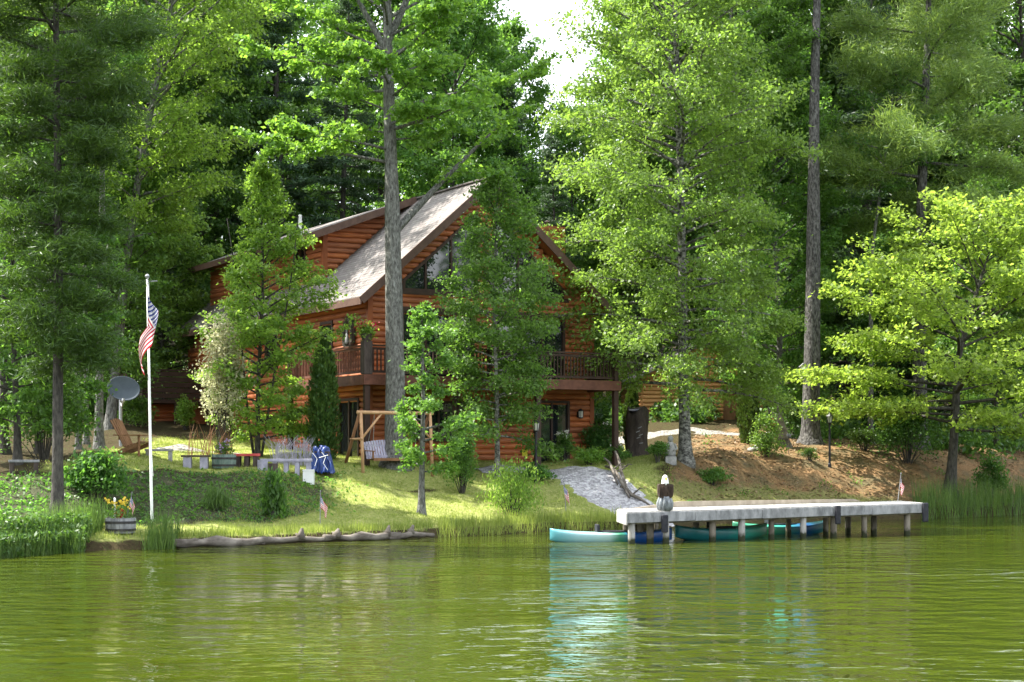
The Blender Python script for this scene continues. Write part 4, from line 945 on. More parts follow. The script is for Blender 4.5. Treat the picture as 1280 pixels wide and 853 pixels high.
pl = tag(empty('flower_planter', hloc(-1.1, -2.1, DKZ+1.08), R(30)), 'green planter with red flowers on the thick corner post of the balcony', 'planter')
m_ = MB(); m_.lathe([(.14, 0), (.2, .22), (.21, .24), (.18, .24)], 14); m_.build('pot', M_DARKWOOD, pl)
rng = np.random.RandomState(6); n = 700; C = rng.normal(0, 1, (n, 3))*np.array([.14, .14, .13])+np.array([0, 0, .34])
link_mesh(leaves_mesh('foliage', C, rng.normal(0, 1, C.shape), rng.normal(0, 1, C.shape)+np.array([0, 0, 1]), rng.uniform(.07, .12, n), .6), 'foliage', LEAF['bright'], pl)
n = 130; C = rng.normal(0, 1, (n, 3))*np.array([.17, .13, .06])+np.array([.05, 0, .5])
link_mesh(leaves_mesh('blossom', C, rng.normal(0, 1, C.shape), rng.normal(0, 1, C.shape), rng.uniform(.06, .1, n), .8), 'blossom', LEAF['flower_r'], pl)

# ------------------------------------------------------------------ flags
def flag_mat():
    m, t, N, L, P = new_mat('flag_cloth'); P.inputs['Roughness'].default_value = .8
    at = N.new('ShaderNodeUVMap'); sp = N.new('ShaderNodeSeparateXYZ'); L.new(at.outputs[0], sp.inputs[0])
    def M(op, a, b=None, c=None):
        n = N.new('ShaderNodeMath'); n.operation = op
        for i, v in enumerate((a, b, c)):
            if v is None: continue
            if isinstance(v, (int, float)): n.inputs[i].default_value = v
            else: L.new(v, n.inputs[i])
        return n.outputs[0]
    u, v = sp.outputs[0], sp.outputs[1]
    stripe = M('LESS_THAN', M('MODULO', M('FLOOR', M('MULTIPLY', M('SUBTRACT', 1.0, v), 12.999)), 2), .5)    # red when even from the top
    canton = M('MULTIPLY', M('LESS_THAN', u, .4), M('GREATER_THAN', v, 6/13))
    # stars: rows of dots, every other row shifted
    row = M('MULTIPLY', M('SUBTRACT', 1.0, v), 13/7*9); ri = M('FLOOR', row)
    cx = M('SUBTRACT', M('FRACT', M('ADD', M('MULTIPLY', u, 2.5*6), M('MULTIPLY', M('MODULO', ri, 2), .5))), .5)
    cy = M('SUBTRACT', M('FRACT', row), .5)
    star = M('LESS_THAN', M('ADD', M('MULTIPLY', cx, cx), M('MULTIPLY', cy, cy)), .09)
    def mix(f, a, b):
        mx = N.new('ShaderNodeMix'); mx.data_type = 'RGBA'; L.new(f, mx.inputs[0])
        for i, c in ((6, a), (7, b)):
            if isinstance(c, tuple): mx.inputs[i].default_value = (*c, 1)
            else: L.new(c, mx.inputs[i])
        return mx.outputs[2]
    c = mix(stripe, (.78, .76, .74), (.5, .02, .045)); blue = mix(star, (.02, .03, .16), (.8, .8, .8))
    c = mix(canton, c, blue); L.new(c, P.inputs['Base Color'])
    tb = N.new('ShaderNodeBsdfTranslucent'); L.new(c, tb.inputs[0]); ms = N.new('ShaderNodeMixShader'); ms.inputs[0].default_value = .35
    L.new(P.outputs[0], ms.inputs[1]); L.new(tb.outputs[0], ms.inputs[2]); L.new(ms.outputs[0], N['Material Output'].inputs[0])
    return m
M_FLAG = flag_mat()
def flag_mesh(hoist, fly, fn, nu=36, nv=20):
    U, Vv = np.meshgrid(np.linspace(0, 1, nu+1), np.linspace(0, 1, nv+1))
    P = np.array([[fn(u, v) for u in np.linspace(0, 1, nu+1)] for v in np.linspace(0, 1, nv+1)]).reshape(-1, 3)
    idx = np.arange(len(P)).reshape(nv+1, nu+1)
    Q = np.stack([idx[:-1, :-1].ravel(), idx[:-1, 1:].ravel(), idx[1:, 1:].ravel(), idx[1:, :-1].ravel()], 1)
    me = np_mesh('flag', P, Q, True)
    uv = me.uv_layers.new(name='UVMap'); uvs = np.stack([U.ravel(), Vv.ravel()], 1)[Q.ravel()]
    uv.data.foreach_set('uv', uvs.astype(np.float32).ravel())
    return me
# tall pole
fp = tag(empty('flag_pole', G(190, 44.2)), 'tall white flagpole standing on the left shore', 'flagpole')
PT = (-.12, 0, 6.35)
m_ = MB(); m_.tube([(0, 0, -.3), (0, 0, 0), (PT[0]*.5, 0, 3.15), PT], [.04, .038, .034, .026], 12); m_.build('pole', M_WHITE, fp, smooth=True)
m_ = MB(); m_.lathe([(.01, -.03), (.05, -.01), (.06, .03), (.04, .075), (.005, .09)], 12, PT); m_.beam((PT[0], 0, 6.24), (PT[0]+.26, 0, 6.26), .03, .03); m_.build('finial', M_METAL, fp)
m_ = MB(); m_.tube([(PT[0]+.05, -.03, 6.2), (-.06, -.05, 3), (.04, -.05, 1.2)], .006, 5); m_.build('halyard', M_WHITE, fp)
def big(u, v):
    s = 1.6*u; t = .95*(1-v)
    env = min(1, u*2.2)
    x = .0+.10*u + .30*env*math.sin(1.15+t*1.1)*math.sin(u*3.9+.55+t*.9)
    y = -.06 - .14*env*math.cos(u*7+t*2.2) + .05*math.sin(t*6+u*3)*env
    return (x, y, -.02-t-.72*s - .05*math.sin(u*9))
fo = tag(empty('flag', (fp.location[0]+PT[0]+.02, fp.location[1]-.02, fp.location[2]+5.95)), 'large stars and stripes flag hanging limp from the tall white pole', 'flag')
link_mesh(flag_mesh(1, 1.6, big), 'cloth', M_FLAG, fo)
# little flags on sticks
small_me = flag_mesh(.3, .45, lambda u, v: (.012+.15*u+.03*math.sin(u*5)*(1-v), -.03*math.sin(u*6+v*2), .72-.26*(1-v)-.24*u), 14, 10)
small_me.materials.append(M_FLAG)
first = None
for k, (loc, sc, lb) in enumerate(((G(400, 45.6), 1.0, 'small stars and stripes flag stuck in the left lawn above the driftwood edge'),
        (G(708, 52.6, .05), 1.1, 'small stars and stripes flag in the grass at the foot of the gravel path'),
        ((WX(1123, 48.9), 49.0, .93), .85, 'small stars and stripes flag at the far right end of the dock'),
        ((WX(157, 41.95), 41.95, .62), .75, 'small stars and stripes flag stuck in the barrel of yellow flowers'))):
    r = empty('small_flag', loc) if first is None else None
    if first is None:
        m_ = MB(); m_.tube([(0, 0, -.1), (.01, 0, .82)], .009, 6); m_.lathe([(.004, .81), (.016, .83), (.003, .86)], 8, (.01, 0, 0)); m_.build('stick', M_GREYWOOD, r)
        c = bpy.data.objects.new('cloth', small_me); COL.objects.link(c); c.parent = r; first = r
        tag(r, lb, 'flag', 'little flags on sticks')
    else: r = copy_thing(first, loc, label=lb)
    r.rotation_euler = (0, (.0, -.12, .15, .2)[k], (.3, -.9, .6, .1)[k]); r.scale = (sc*1.25, sc*1.25, sc*1.2)

# ------------------------------------------------------------------ dock
A = np.array([WX(783, 43.6), 43.6]); Bp = np.array([WX(1158, 49.0), 49.0]); dv = (Bp-A)/np.linalg.norm(Bp-A); DL = float(np.linalg.norm(Bp-A))
dang = math.atan2(dv[1], dv[0])
dock = tag(empty('dock', (A[0], A[1], 0), dang), 'weathered grey wooden dock on piles in front of the right bank', 'dock')
DW = 2.1; dz = lambda s: .83+.10*s/DL
def locd(px, off):   # along-dock position under an image column at offset `off` behind the front edge
    best = min(np.linspace(-.5, DL+.5, 600), key=lambda s: abs((A+dv*s+np.array([-dv[1], dv[0]])*off)[0]/(A+dv*s+np.array([-dv[1], dv[0]])*off)[1]*F+640-px)); return float(best)
SK = .55   # the dock's ends run straight at the bank, skew to its front edge
bd = MB(); nb = int(DL/.15)
for i in range(nb):
    s = i*.15; o = random.uniform(-.03, .04)
    bd.prism([(s, -.02+o*.3, dz(s)-.035), (s+.138, -.02+o*.3, dz(s+.138)-.035), (s+.138, -.02+o*.3, dz(s+.138)), (s, -.02+o*.3, dz(s))], (SK*(DW+.04+o), DW+.04+o, 0))
bd.build('deck_planks', M_DECKWOOD, dock)
cuts = [0, 2.15, 4.4, 6.9, locd(1088, 0), DL]
for i in range(5):
    f = MB(); a, b = cuts[i]+.006, cuts[i+1]-.006
    f.prism([(a, -.06, dz(a)-.29), (b, -.06, dz(b)-.28), (b, -.06, dz(b)-.03), (a, -.06, dz(a)-.04)], (0, .045, 0)); f.build('fascia_board', M_GREYWOOD, dock, bevel=.006)
f = MB(); f.prism([(-.05, -.06, .49), (-.008, -.06, .49), (-.008, -.06, .8), (-.05, -.06, .8)], (SK*(DW+.05), DW+.05, 0)); f.build('end_board', M_DECKWOOD, dock, bevel=.006)
f = MB()
for o in (.08, DW/2, DW-.1): f.prism([(o*SK+.03, o, .5), (DL+o*SK-.05, o, .6), (DL+o*SK-.05, o, .86), (o*SK+.03, o, .76)], (0, .06, 0))
f.build('joist', M_PILE, dock)
f = MB(); s0 = 1.9
f.prism([(1.5, DW-.06, dz(.6)), (s0+1.3, DW-.06, dz(s0)+.17), (DL-.9, DW-.06, dz(DL-1.4)+.09), (DL-.6, DW-.06, dz(DL))], (0, .06, 0)); f.build('kerb_board', mat('tan_board', (.24, .2, .15), (.36, .31, .24), .8, 4, (1, 1, .5)), dock)
PILES = [(789, .1), (801, 1.1), (813, .35), (832, .05), (890, .25), (927, .1), (964, .25), (1004, .1), (1032, 1.0), (1042, .2), (1080, .2), (1092, .9), (1134, .15), (870, 1.9), (985, 1.9), (1060, 1.9)]
for px, off in PILES:
    s = locd(px, off); p = MB(); r_ = .085+random.uniform(-.01, .012)
    p.tube([(s, off, -.6), (s+.004, off, .2), (s, off, dz(s)-.05)], [r_, r_, r_*.97], 10, jit=.05); p.build('pile', M_PILE_WET if off > .12 else M_PILE_PALE, dock, smooth=True)
for px, z0, z1, ow in ((831, .28, .74, .19), (1047, .38, .9, .17), (1156.5, .38, .93, .2)):
    s = min(locd(px, -.1), DL+.03); p = MB()
    p.box(s-ow/2, -.15, z0, s+ow/2, -.063, z1); p.build('rubber_bumper', M_RUBBER, dock, bevel=.03)
# little gangway from the path to the dock
gw = tag(empty('gangway', (0, 0, 0)), 'short plank gangway joining the gravel path to the left end of the dock', 'gangway')
nrm = np.array([-dv[1], dv[0]]); p0 = A+dv*1.9+nrm*(DW+.03); p1 = np.array([4.15, 53.95]); z1 = float(gz(*p1))+.06
g_ = MB(); n = 60
d2 = (p1-p0)/np.linalg.norm(p1-p0); sd2 = np.array([-d2[1], d2[0]])*.55
for i in range(n):
    a = p0+(p1-p0)*i/n; b = p0+(p1-p0)*(i+.88)/n; za = .83+(z1-.83)*i/n
    g_.prism([(*(a-sd2), za-.04), (*(b-sd2), za-.04), (*(b+sd2), za-.04), (*(a+sd2), za-.04)], (0, 0, .04))
g_.build('walk_planks', M_DECKWOOD, gw)
g_ = MB()
for sg in (-.8, .8): g_.beam((*(p0+sd2*sg), .72), (*(p1+sd2*sg), z1-.1), .06, .15)
g_.build('stringer', M_PILE, gw)
for q in (.3, .62):
    for sg in (-.8, .8):
        a = p0+(p1-p0)*q+sd2*sg; g_ = MB(); g_.tube([(*a, -.6), (*a, .72)], .06, 8); g_.build('pile', M_PILE_WET, gw)

# carved eagle on the dock edge
es = locd(834, .02); ew = A+dv*es+nrm*.12
eg = tag(empty('eagle_carving', (ew[0], ew[1], dz(es)), dang*.3), 'carved eagle with white head and dark wings standing on the dock edge', 'carving')
m_ = MB(); m_.tube([(0, 0, 0), (0, 0, .1), (.01, 0, .22), (0, 0, .36)], [.2, .22, .2, .16], 12, jit=.08)
for k in range(10): t = k*.63; m_.tube([(.2*math.cos(t), .2*math.sin(t), .02), (.21*math.cos(t), .21*math.sin(t), .2), (.16*math.cos(t), .16*math.sin(t), .36)], [.05, .06, .03], 6)
m_.build('perch', mat('carved_perch', (.07, .08, .085), (.26, .28, .29), .85, 9, (1, 1, .4), .02, 14), eg, smooth=True)
m_ = MB(); m_.lathe([(.1, .30), (.16, .38), (.185, .52), (.16, .64), (.1, .70)], 16, sy=.85); m_.build('body', mat('dark_feather', (.03, .02, .014), (.085, .055, .038), .8, 12, (1, 1, .4), .015, 18), eg, smooth=True)
for sg in (-1, 1):
    m_ = MB(); pr = [(.02, .70), (.2, .69), (.235, .66), (.24, .5), (.22, .38), (.12, .3), (.05, .34)]
    m_.prism([(sg*x, -.14+.05*x, z) for x, z in (pr if sg < 0 else pr[::-1])], (0, .16, 0))
    for k in range(4): m_.beam((sg*(.06+.045*k), -.148, .64), (sg*(.07+.045*k), -.15, .36), .03, .02)
    m_.build('wing', mat('wing_feather', (.025, .018, .013), (.07, .045, .03), .8, 14, (1, 1, .4), .015, 20), eg, bevel=.02)
m_ = MB(); m_.lathe([(.11, .66), (.115, .72), (.10, .80), (.085, .86), (.045, .915), (.01, .925)], 14, (0, -.02, 0)); hd_ = m_.build('head', M_WHITE, eg, smooth=True)
m_ = MB(); m_.tube([(0, -.1, .84), (0, -.17, .83), (0, -.205, .79)], [.035, .026, .006], 8); m_.build('beak', M_YEL, hd_, smooth=True)
m_ = MB()
for sg in (-1, 1): m_.lathe([(.002, -.012), (.013, 0), (.002, .012)], 8, (sg*.055, -.09, .855))
m_.build('eye', M_BLACK, hd_)

eg.scale = (.86, .9, 1)
# ------------------------------------------------------------------ kayaks
def kayak_mat(name, stops):
    m, t, N, L, P = new_mat(name); P.inputs['Roughness'].default_value = .32
    tc = N.new('ShaderNodeTexCoord'); sp = N.new('ShaderNodeSeparateXYZ'); L.new(tc.outputs['Object'], sp.inputs[0])
    no = N.new('ShaderNodeTexNoise'); no.inputs['Scale'].default_value = 5; L.new(tc.outputs['Object'], no.inputs['Vector'])
    mr = N.new('ShaderNodeMapRange'); mr.inputs[1].default_value = -1.5; mr.inputs[2].default_value = 1.5; L.new(sp.outputs[0], mr.inputs[0])
    ad = N.new('ShaderNodeMath'); ad.operation = 'MULTIPLY_ADD'; L.new(no.outputs['Fac'], ad.inputs[0]); ad.inputs[1].default_value = .12; L.new(mr.outputs[0], ad.inputs[2])
    cr = N.new('ShaderNodeValToRGB'); el = cr.color_ramp.elements
    el[0].position = stops[0][0]; el[0].color = (*stops[0][1], 1); el[1].position = stops[-1][0]; el[1].color = (*stops[-1][1], 1)
    for p, c in stops[1:-1]: e = el.new(p); e.color = (*c, 1)
    L.new(ad.outputs[0], cr.inputs[0]); L.new(cr.outputs[0], P.inputs['Base Color'])
    return m
TURQ, GRN, BLU, TEAL, AQUA = (.03, .22, .26), (.035, .18, .1), (.01, .07, .25), (.015, .17, .175), (.2, .36, .37)
def kayak(loc, ang, stops, label, L=3.1, tilt=0):
    r = tag(empty('kayak', loc, ang), label, 'kayak', 'kayaks moored by the dock'); r.rotation_euler = (tilt, 0, ang)
    V, Fc = [], []; ns, nr = 33, 18
    for i in range(ns):
        t = i/(ns-1)*2-1; x = t*L/2; wd = .38*max(.0, 1-abs(t)**2.6)**.75+.012; rise = .05*abs(t)**3; dep = .13*(1-abs(t)**3)+.02; top = .2+.06*abs(t)**2
        for k in range(nr):
            a = 2*math.pi*k/nr; c, s = math.cos(a), math.sin(a)
            yy = wd*(abs(c)**.75)*(1 if c > 0 else -1)
            zz = rise+(top+.09*(1-abs(c))*(1-abs(t)**2)*s if s > 0 else top) if s >= 0 else rise+top+(top+dep)*s*(abs(s)**-.3)*.9
            if s >= 0: zz = rise+top+.07*s
            V.append((x, yy, zz))
    for i in range(ns-1):
        for k in range(nr): k2 = (k+1) % nr; Fc.append((i*nr+k, (i+1)*nr+k, (i+1)*nr+k2, i*nr+k2))
    Fc.append(tuple(range(nr))); Fc.append(tuple(reversed(range((ns-1)*nr, ns*nr))))
    me = bpy.data.meshes.new('hull'); me.from_pydata(V, [], Fc); me.update()
    link_mesh(me, 'hull', kayak_mat('kayak_plastic', stops), r, smooth=True)
    m_ = MB(); m_.tube([(.05+.48*math.cos(q), .235*math.sin(q), .285) for q in np.linspace(0, 2*math.pi, 25)], .022, 6); m_.build('cockpit_rim', M_RUBBER, r)
    m_ = MB(); m_.lathe([(.001, .0), (1, 0.002)], 24, (.05, 0, .281), sx=.46, sy=.22); m_.build('cockpit', M_BLACK, r)
    m_ = MB(); m_.box(-.42, -.17, .27, -.34, .17, .48); m_.build('seat_back', M_RUBBER, r, bevel=.03)
    return r
kayak((WX(764, 45.2), 45.2, -.02), R(9), [(0, TURQ), (.25, AQUA), (.5, (.26, .4, .37)), (.62, GRN), (.75, BLU), (1, BLU)], 'turquoise and white kayak poking out left of the dock', 3.3)
kayak((5.75, 46.75, .03), R(32), [(0, TURQ), (.2, TEAL), (.5, TEAL), (.75, (.03, .3, .22)), (1, GRN)], 'dark teal kayak floating under the left half of the dock', 3.2)
kayak((7.75, 49.4, .02), R(22), [(0, GRN), (.35, (.06, .42, .25)), (.6, TURQ), (.8, BLU), (1, TEAL)], 'green kayak with blue bow behind the middle of the dock', 3.1)

# ------------------------------------------------------------------ log swing
sw = tag(empty('log_swing', G(453, 53.6), R(30)), 'log A frame garden swing with a slatted bench before the cabin', 'swing')
BL = 2.45
def pole(a, b, r, nm, m=M_POLE, par=sw):
    q = MB(); q.tube([a, [(a[i]+b[i])/2+random.uniform(-.01, .01) for i in range(3)], b], [r, r*.96, r*.92], 9, jit=.05); return q.build(nm, m, par, smooth=True)
for x in (0, BL):
    pole((x, -.05, -.15), (x, .12, 1.9), .055, 'leg'); pole((x, 1.55, -.15), (x, .2, 1.88), .055, 'leg', M_BROWNWOOD); pole((x-.02, -.02, 1.05), (x-.02, .85, 1.05), .04, 'crosspiece')
    sg = 1 if x == 0 else -1
    pole((x, .06, 1.05), (x+sg*.72, .14, 1.84), .04, 'brace')
pole((-.12, .14, 1.88), (BL+.12, .14, 1.88), .06, 'top_beam')
sb = MB()
for i in range(5): sb.box(.5, .25+i*.1, .42-.012*i, 2.0, .335+i*.1, .445-.012*i)
sb.beam((.5, .23, .40), (2.0, .23, .40), .05, .09); 
bench = sb.build('seat', M_BROWNWOOD, sw)
bk = MB()
for i in range(17): x = .53+i*.09; bk.beam((x, .74, .42), (x, 1.0, .95+.08*math.sin(i/16*math.pi)), .07, .02, up=(0, 1, 0))
bk.beam((.5, .76, .5), (2.0, .76, .5), .03, .06); bk.beam((.5, .93, .85), (2.0, .93, .85), .03, .06); bk.build('backrest', M_LAV, sw)
for x in (.5, 2.0):
    a_ = MB(); a_.beam((x, .22, .66), (x, .86, .68), .08, .03); a_.beam((x, .27, .42), (x, .27, .66), .05, .05); a_.build('armrest', M_BROWNWOOD, sw)
    c_ = MB(); c_.tube([(x, .3, .66), (x, .16, 1.84)], .008, 5); c_.tube([(x, .8, .68), (x, .16, 1.84)], .008, 5); c_.build('chain', M_METAL, sw)

# ------------------------------------------------------------------ lamp posts
lp = tag(empty('lamp_post', G(670, 56.2)), 'black lamp post with lantern head beside the gravel path', 'lamp post', 'black garden lamp posts')
m_ = MB(); m_.lathe([(.07, -.2), (.07, .12), (.045, .16), (.04, 1.6), (.055, 1.62), (.03, 1.68)], 12); m_.build('post', M_BLACK, lp, smooth=False)
m_ = MB(); m_.lathe([(.07, 1.68), (.09, 1.7), (.09, 1.72)], 6); m_.lathe([(.15, 1.96), (.13, 1.99), (.05, 2.06), (.02, 2.1), (.005, 2.14)], 6)
for k in range(6): t = k*math.pi/3; m_.beam((.085*math.cos(t), .085*math.sin(t), 1.72), (.13*math.cos(t), .13*math.sin(t), 1.97), .016, .016)
lh_ = m_.build('lantern', M_BLACK, lp); m_ = MB(); m_.lathe([(.07, 1.72), (.11, 1.96)], 12); m_.build('lamp_glass', M_LAMPGLASS, lh_)
copy_thing(lp, G(1037, 65.6), .4, 1.0, 'black lamp post standing alone on the brown needle bank')

# ------------------------------------------------------------------ stumps and garden bits
def stump(name, loc, label, cat, h, r, m, seed, lean=(0, 0), knots=True):
    random.seed(seed); e = tag(empty(name, loc), label, cat)
    q = MB(); n = 16; prof = [(-.2, 1.25), (0, 1.2), (.1, 1.05), (.3, .95), (.55, .98), (.8, 1.0), (1.0, .92)]
    V = []; 
    for t, k in prof:
        for j in range(n):
            a = 2*math.pi*j/n; rr = r*k*(1+.13*math.sin(a*3+t*4+seed)+.08*math.sin(a*7+t*9)); V.append((rr*math.cos(a)+lean[0]*t*h, rr*math.sin(a)+lean[1]*t*h, t*h+(.12*h*math.sin(a*2+seed) if t == 1 else 0)))
    Fc = [(i*n+j, i*n+(j+1) % n, (i+1)*n+(j+1) % n, (i+1)*n+j) for i in range(len(prof)-1) for j in range(n)]+[tuple((len(prof)-1)*n+j for j in range(n))]
    q.add(V, Fc); q.build('trunk', m, e, smooth=True)
    return e
cs = stump('carved_stump', G(797, 63), 'tall dark hollow stump with pale carved marks by the path top', 'stump', 1.65, .40, M_DARKWOOD, 3)
m_ = MB()
for (x, z, a) in ((.05, 1.05, .5), (-.02, .9, .6), (.09, .78, .4), (.0, .68, .7), (.1, .5, 1.2)): m_.beam((x-.07, -.42, z-.03), (x+.07, -.43, z+.03*math.sin(a*3)), .03, .03)
m_.build('carved_marks', M_GREYWOOD, cs)
m_ = MB(); m_.box(-.33, -.15, 1.66, .12, .15, 1.74); m_.build('cap_block', M_LAV, cs, bevel=.02)
ls_ = stump('leaning_stump', G(981, 68), 'leaning grey stump with a red ornament at the top of the bank', 'stump', 1.5, .27, M_DRIFT, 8, (-.28, 0))
m_ = MB(); m_.lathe([(.01, -.12), (.1, -.05), (.11, .02), (.05, .1), (.07, .15), (.02, .22)], 10, (-.5, -.2, 1.0)); m_.build('ornament', M_RED, ls_, smooth=True)
# grey ornaments and rocks
def rock(loc, label, r, seed, sq=.6, m=M_STONE, group=None, name='rock', cat='rock'):
    rg = np.random.RandomState(seed); q = MB(); n = 12
    prof = [(-.5, .6), (-.2, .95), (.1, 1), (.35, .85), (.55, .5), (.62, .15)]
    V = [(r*k*(1+.16*math.sin(3*a+seed)+.1*math.sin(5*a+seed*2+t*3))*math.cos(a), r*k*(1+.16*math.sin(3*a+seed)+.1*math.cos(4*a+seed))*math.sin(a)*.8, t*2*r*sq) for t, k in prof for a in [2*math.pi*j/n for j in range(n)]]
    q.add(V, [(i*n+j, i*n+(j+1) % n, (i+1)*n+(j+1) % n, (i+1)*n+j) for i in range(len(prof)-1) for j in range(n)]+[tuple((len(prof)-1)*n+j for j in range(n))])
    return tag(q.build(name, m, None, loc, seed, smooth=True), label, cat, group)
for k, (px, D, r, lb) in enumerate(((108, 40.75, .17, 'flat brown rock leftmost in the row below the flower barrel'), (123, 40.9, .2, 'biggest pale rock in the row below the flower barrel'), (136, 41.05, .17, 'round rock below the left half of the flower barrel'), (147, 41.15, .13, 'smallest rock below the right half of the flower barrel'))):
    rock((WX(px, D), D, .02), lb, r, 3+k, .55, M_DRIFT, 'shore rocks')
rock(G(950, 66.2, .05), 'pale grey stone lying below the slim cedar on the bank', .3, 21)
rock(G(940, 66, .03), 'small flat stone left of the pale grey one on the bank', .18, 22)
gs = tag(empty('garden_statue', G(838, 60.8)), 'small grey garden statue left of the big birch trunk', 'statue')
m_ = MB(); m_.box(-.2, -.2, -.1, .2, .2, .22); m_.build('plinth', M_STONE, gs, bevel=.02)
m_ = MB(); m_.lathe([(.16, .22), (.2, .32), (.17, .55), (.12, .7), (.07, .76)], 12, sy=.8); 
for sg in (-1, 1): m_.tube([(sg*.15, 0, .66), (sg*.22, -.06, .5), (sg*.1, -.17, .42)], [.05, .045, .03], 8)
m_.lathe([(.05, .74), (.1, .8), (.1, .9), (.04, .97)], 12, (0, -.02, 0)); m_.build('figure', M_STONE, gs, smooth=True)
sk = tag(empty('garden_stake', G(986, 66)), 'thin garden stake standing on the brown bank', 'stake'); m_ = MB(); m_.tube([(0, 0, -.1), (0, 0, .75)], .015, 6); m_.build('rod', M_DARKWOOD, sk); m_ = MB(); m_.beam((-.08, 0, .75), (.08, 0, .75), .02, .1); m_.build('tag', M_GREYWOOD, sk)
ys_ = tag(empty('yellow_sign', G(656, 57.3)), 'small yellow marker panel beside the path lamp post', 'sign'); m_ = MB(); m_.tube([(0, 0, -.1), (0, 0, .7)], .012, 6); m_.build('stake', M_BLACK, ys_); m_ = MB(); m_.box(-.09, -.02, .62, .09, .0, .85); m_.build('panel', M_YEL, ys_, bevel=.006)
bh = tag(empty('birdhouse', (WX(1004, 69.4), 69.4, WZ(462, 69.4))), 'small white birdhouse fixed on the left of the bare pine trunk', 'birdhouse')
m_ = MB(); m_.box(-.12, -.1, -.22, .12, .12, .12); m_.build('box', M_WHITE, bh, bevel=.01); m_ = MB(); m_.prism([(-.17, -.16, .1), (.17, -.16, .1), (0, -.16, .26)], (0, .32, 0)); m_.build('roof', M_GREYWOOD, bh); m_ = MB(); m_.lathe([(.001, 0), (.035, .001)], 12, (0, 0, 0)); h_ = m_.build('hole', M_BLACK, bh); h_.rotation_euler = (R(90), 0, 0); h_.location = (0, -.104, 0)
# driftwood branches by the path
for k, (pts, r, lb) in enumerate(((((757, 58.6, .1), (770, 57.4, .25), (787, 55.9, .08)), .06, 'longest grey driftwood branch lying along the right edge of the path'),
        (((769, 58.0, .75), (776, 57.2, .4), (785, 56.4, .1)), .05, 'upright grey driftwood branch beside the right edge of the path'),
        (((755, 58.4, .42), (766, 57.4, .3), (772, 56.8, .1)), .045, 'short crooked driftwood branch on the right edge of the path'),
        (((776, 56.8, .08), (790, 56.0, .12), (812, 55.4, .06)), .05, 'thin driftwood branch lying low toward the dock end of the path'))):
    P = [Vector(G(px, D, z)) for px, D, z in pts]; e = tag(empty('driftwood_branch', P[0]), lb, 'driftwood', 'driftwood beside the path'); P = [p-e.location for p in P]
    m_ = MB(); m_.tube([P[0], (P[0]+P[1])/2+Vector((.03, 0, .05)), P[1], (P[1]+P[2])/2+Vector((-.02, 0, .05)), P[2]], [r*.7, r, r*1.1, r, r*.5], 8, jit=.12); m_.build('stem', M_DRIFT, e, smooth=True)
    m_ = MB(); m_.tube([P[1], P[1]+Vector((.25, -.1, .22)), P[1]+Vector((.38, -.15, .2))], [r*.6, r*.4, .01], 6); m_.build('twig', M_DRIFT, e)

# driftwood logs edging the left shore
def edge_log(px0, px1, r, lb, seed, knob=None):
    random.seed(seed); n = 7; P = []
    for i in range(n):
        px = px0+(px1-px0)*i/(n-1)
        Dg = np.linspace(38, 52, 400); D = float(Dg[np.argmin(np.abs(Dg-shore(WX(px, Dg))))])+.02+random.uniform(-.04, .04); P.append(Vector((WX(px, D), D, .08+r*.3+random.uniform(-.05, .04))))
    o = P[0].copy(); e = tag(empty('driftwood_log', o), lb, 'log', 'driftwood logs edging the shore'); P = [p-o for p in P]
    m_ = MB(); m_.tube(P, [r*random.uniform(.55, 1.15) for _ in P], 10, jit=.2); m_.build('trunk', M_DRIFT, e, smooth=True)
    if knob:
        for q in knob:
            p = P[int(q*(n-1))]; m_ = MB(); m_.tube([p+Vector((0, 0, 0)), p+Vector((.02, .02, .13)), p+Vector((.05, .02, .2+.1*q))], [.13, .08, .03], 8, jit=.3); m_.tube([p, p+Vector((-.12, .05, .14))], [.08, .02], 6, jit=.2); m_.build('root_knob', M_DRIFT, e, smooth=True)
edge_log(213, 330, .12, 'leftmost driftwood log edging the shore beside the reeds', 1)
edge_log(285, 420, .085, 'second driftwood log on the shore edge below the little lawn flag', 2, (.8,))
edge_log(405, 500, .10, 'driftwood log with upright root knobs on the shore edge', 3, (.3, .85))
edge_log(486, 542, .08, 'rightmost driftwood log on the shore edge below the sapling', 4, (.5,))
edge_log(232, 300, .09, 'thin driftwood log stacked behind the leftmost shore log', 5)

# ------------------------------------------------------------------ barrels, benches, fire circle
def half_barrel(loc, label, r, h, m, name='barrel_planter'):
    e = tag(empty(name, loc), label, 'planter', 'half barrel planters')
    q = MB(); n = 22
    for k in range(n):
        a0, a1 = 2*math.pi*k/n+.012, 2*math.pi*(k+1)/n-.012
        rb = lambda t: r*(.86+.14*math.sin(math.pi*(.15+.5*t)))
        for t0, t1 in ((0, .5), (.5, 1)):
            q.add([(rb(t)*s*math.cos(a), rb(t)*s*math.sin(a), t*h) for t in (t0, t1) for s in (1, .9) for a in (a0, a1)], ((0, 1, 5, 4), (2, 6, 7, 3), (0, 4, 6, 2), (1, 3, 7, 5), (4, 5, 7, 6), (0, 2, 3, 1)))
    q.build('staves', m, e)
    for t in (.22, .72):
        q = MB(); rr = r*(.86+.14*math.sin(math.pi*(.15+.5*t)))+.006; q.lathe([(rr-.02, t*h-.03), (rr+.004, t*h-.03), (rr+.004, t*h+.03), (rr-.02, t*h+.03)], 28); q.build('hoop', M_HOOP, e)
    q = MB(); q.lathe([(r*.85, h*.82), (r*.5, h*.9), (.01, h*.93)], 18); q.build('soil', M_SOIL, e, smooth=True)
    return e
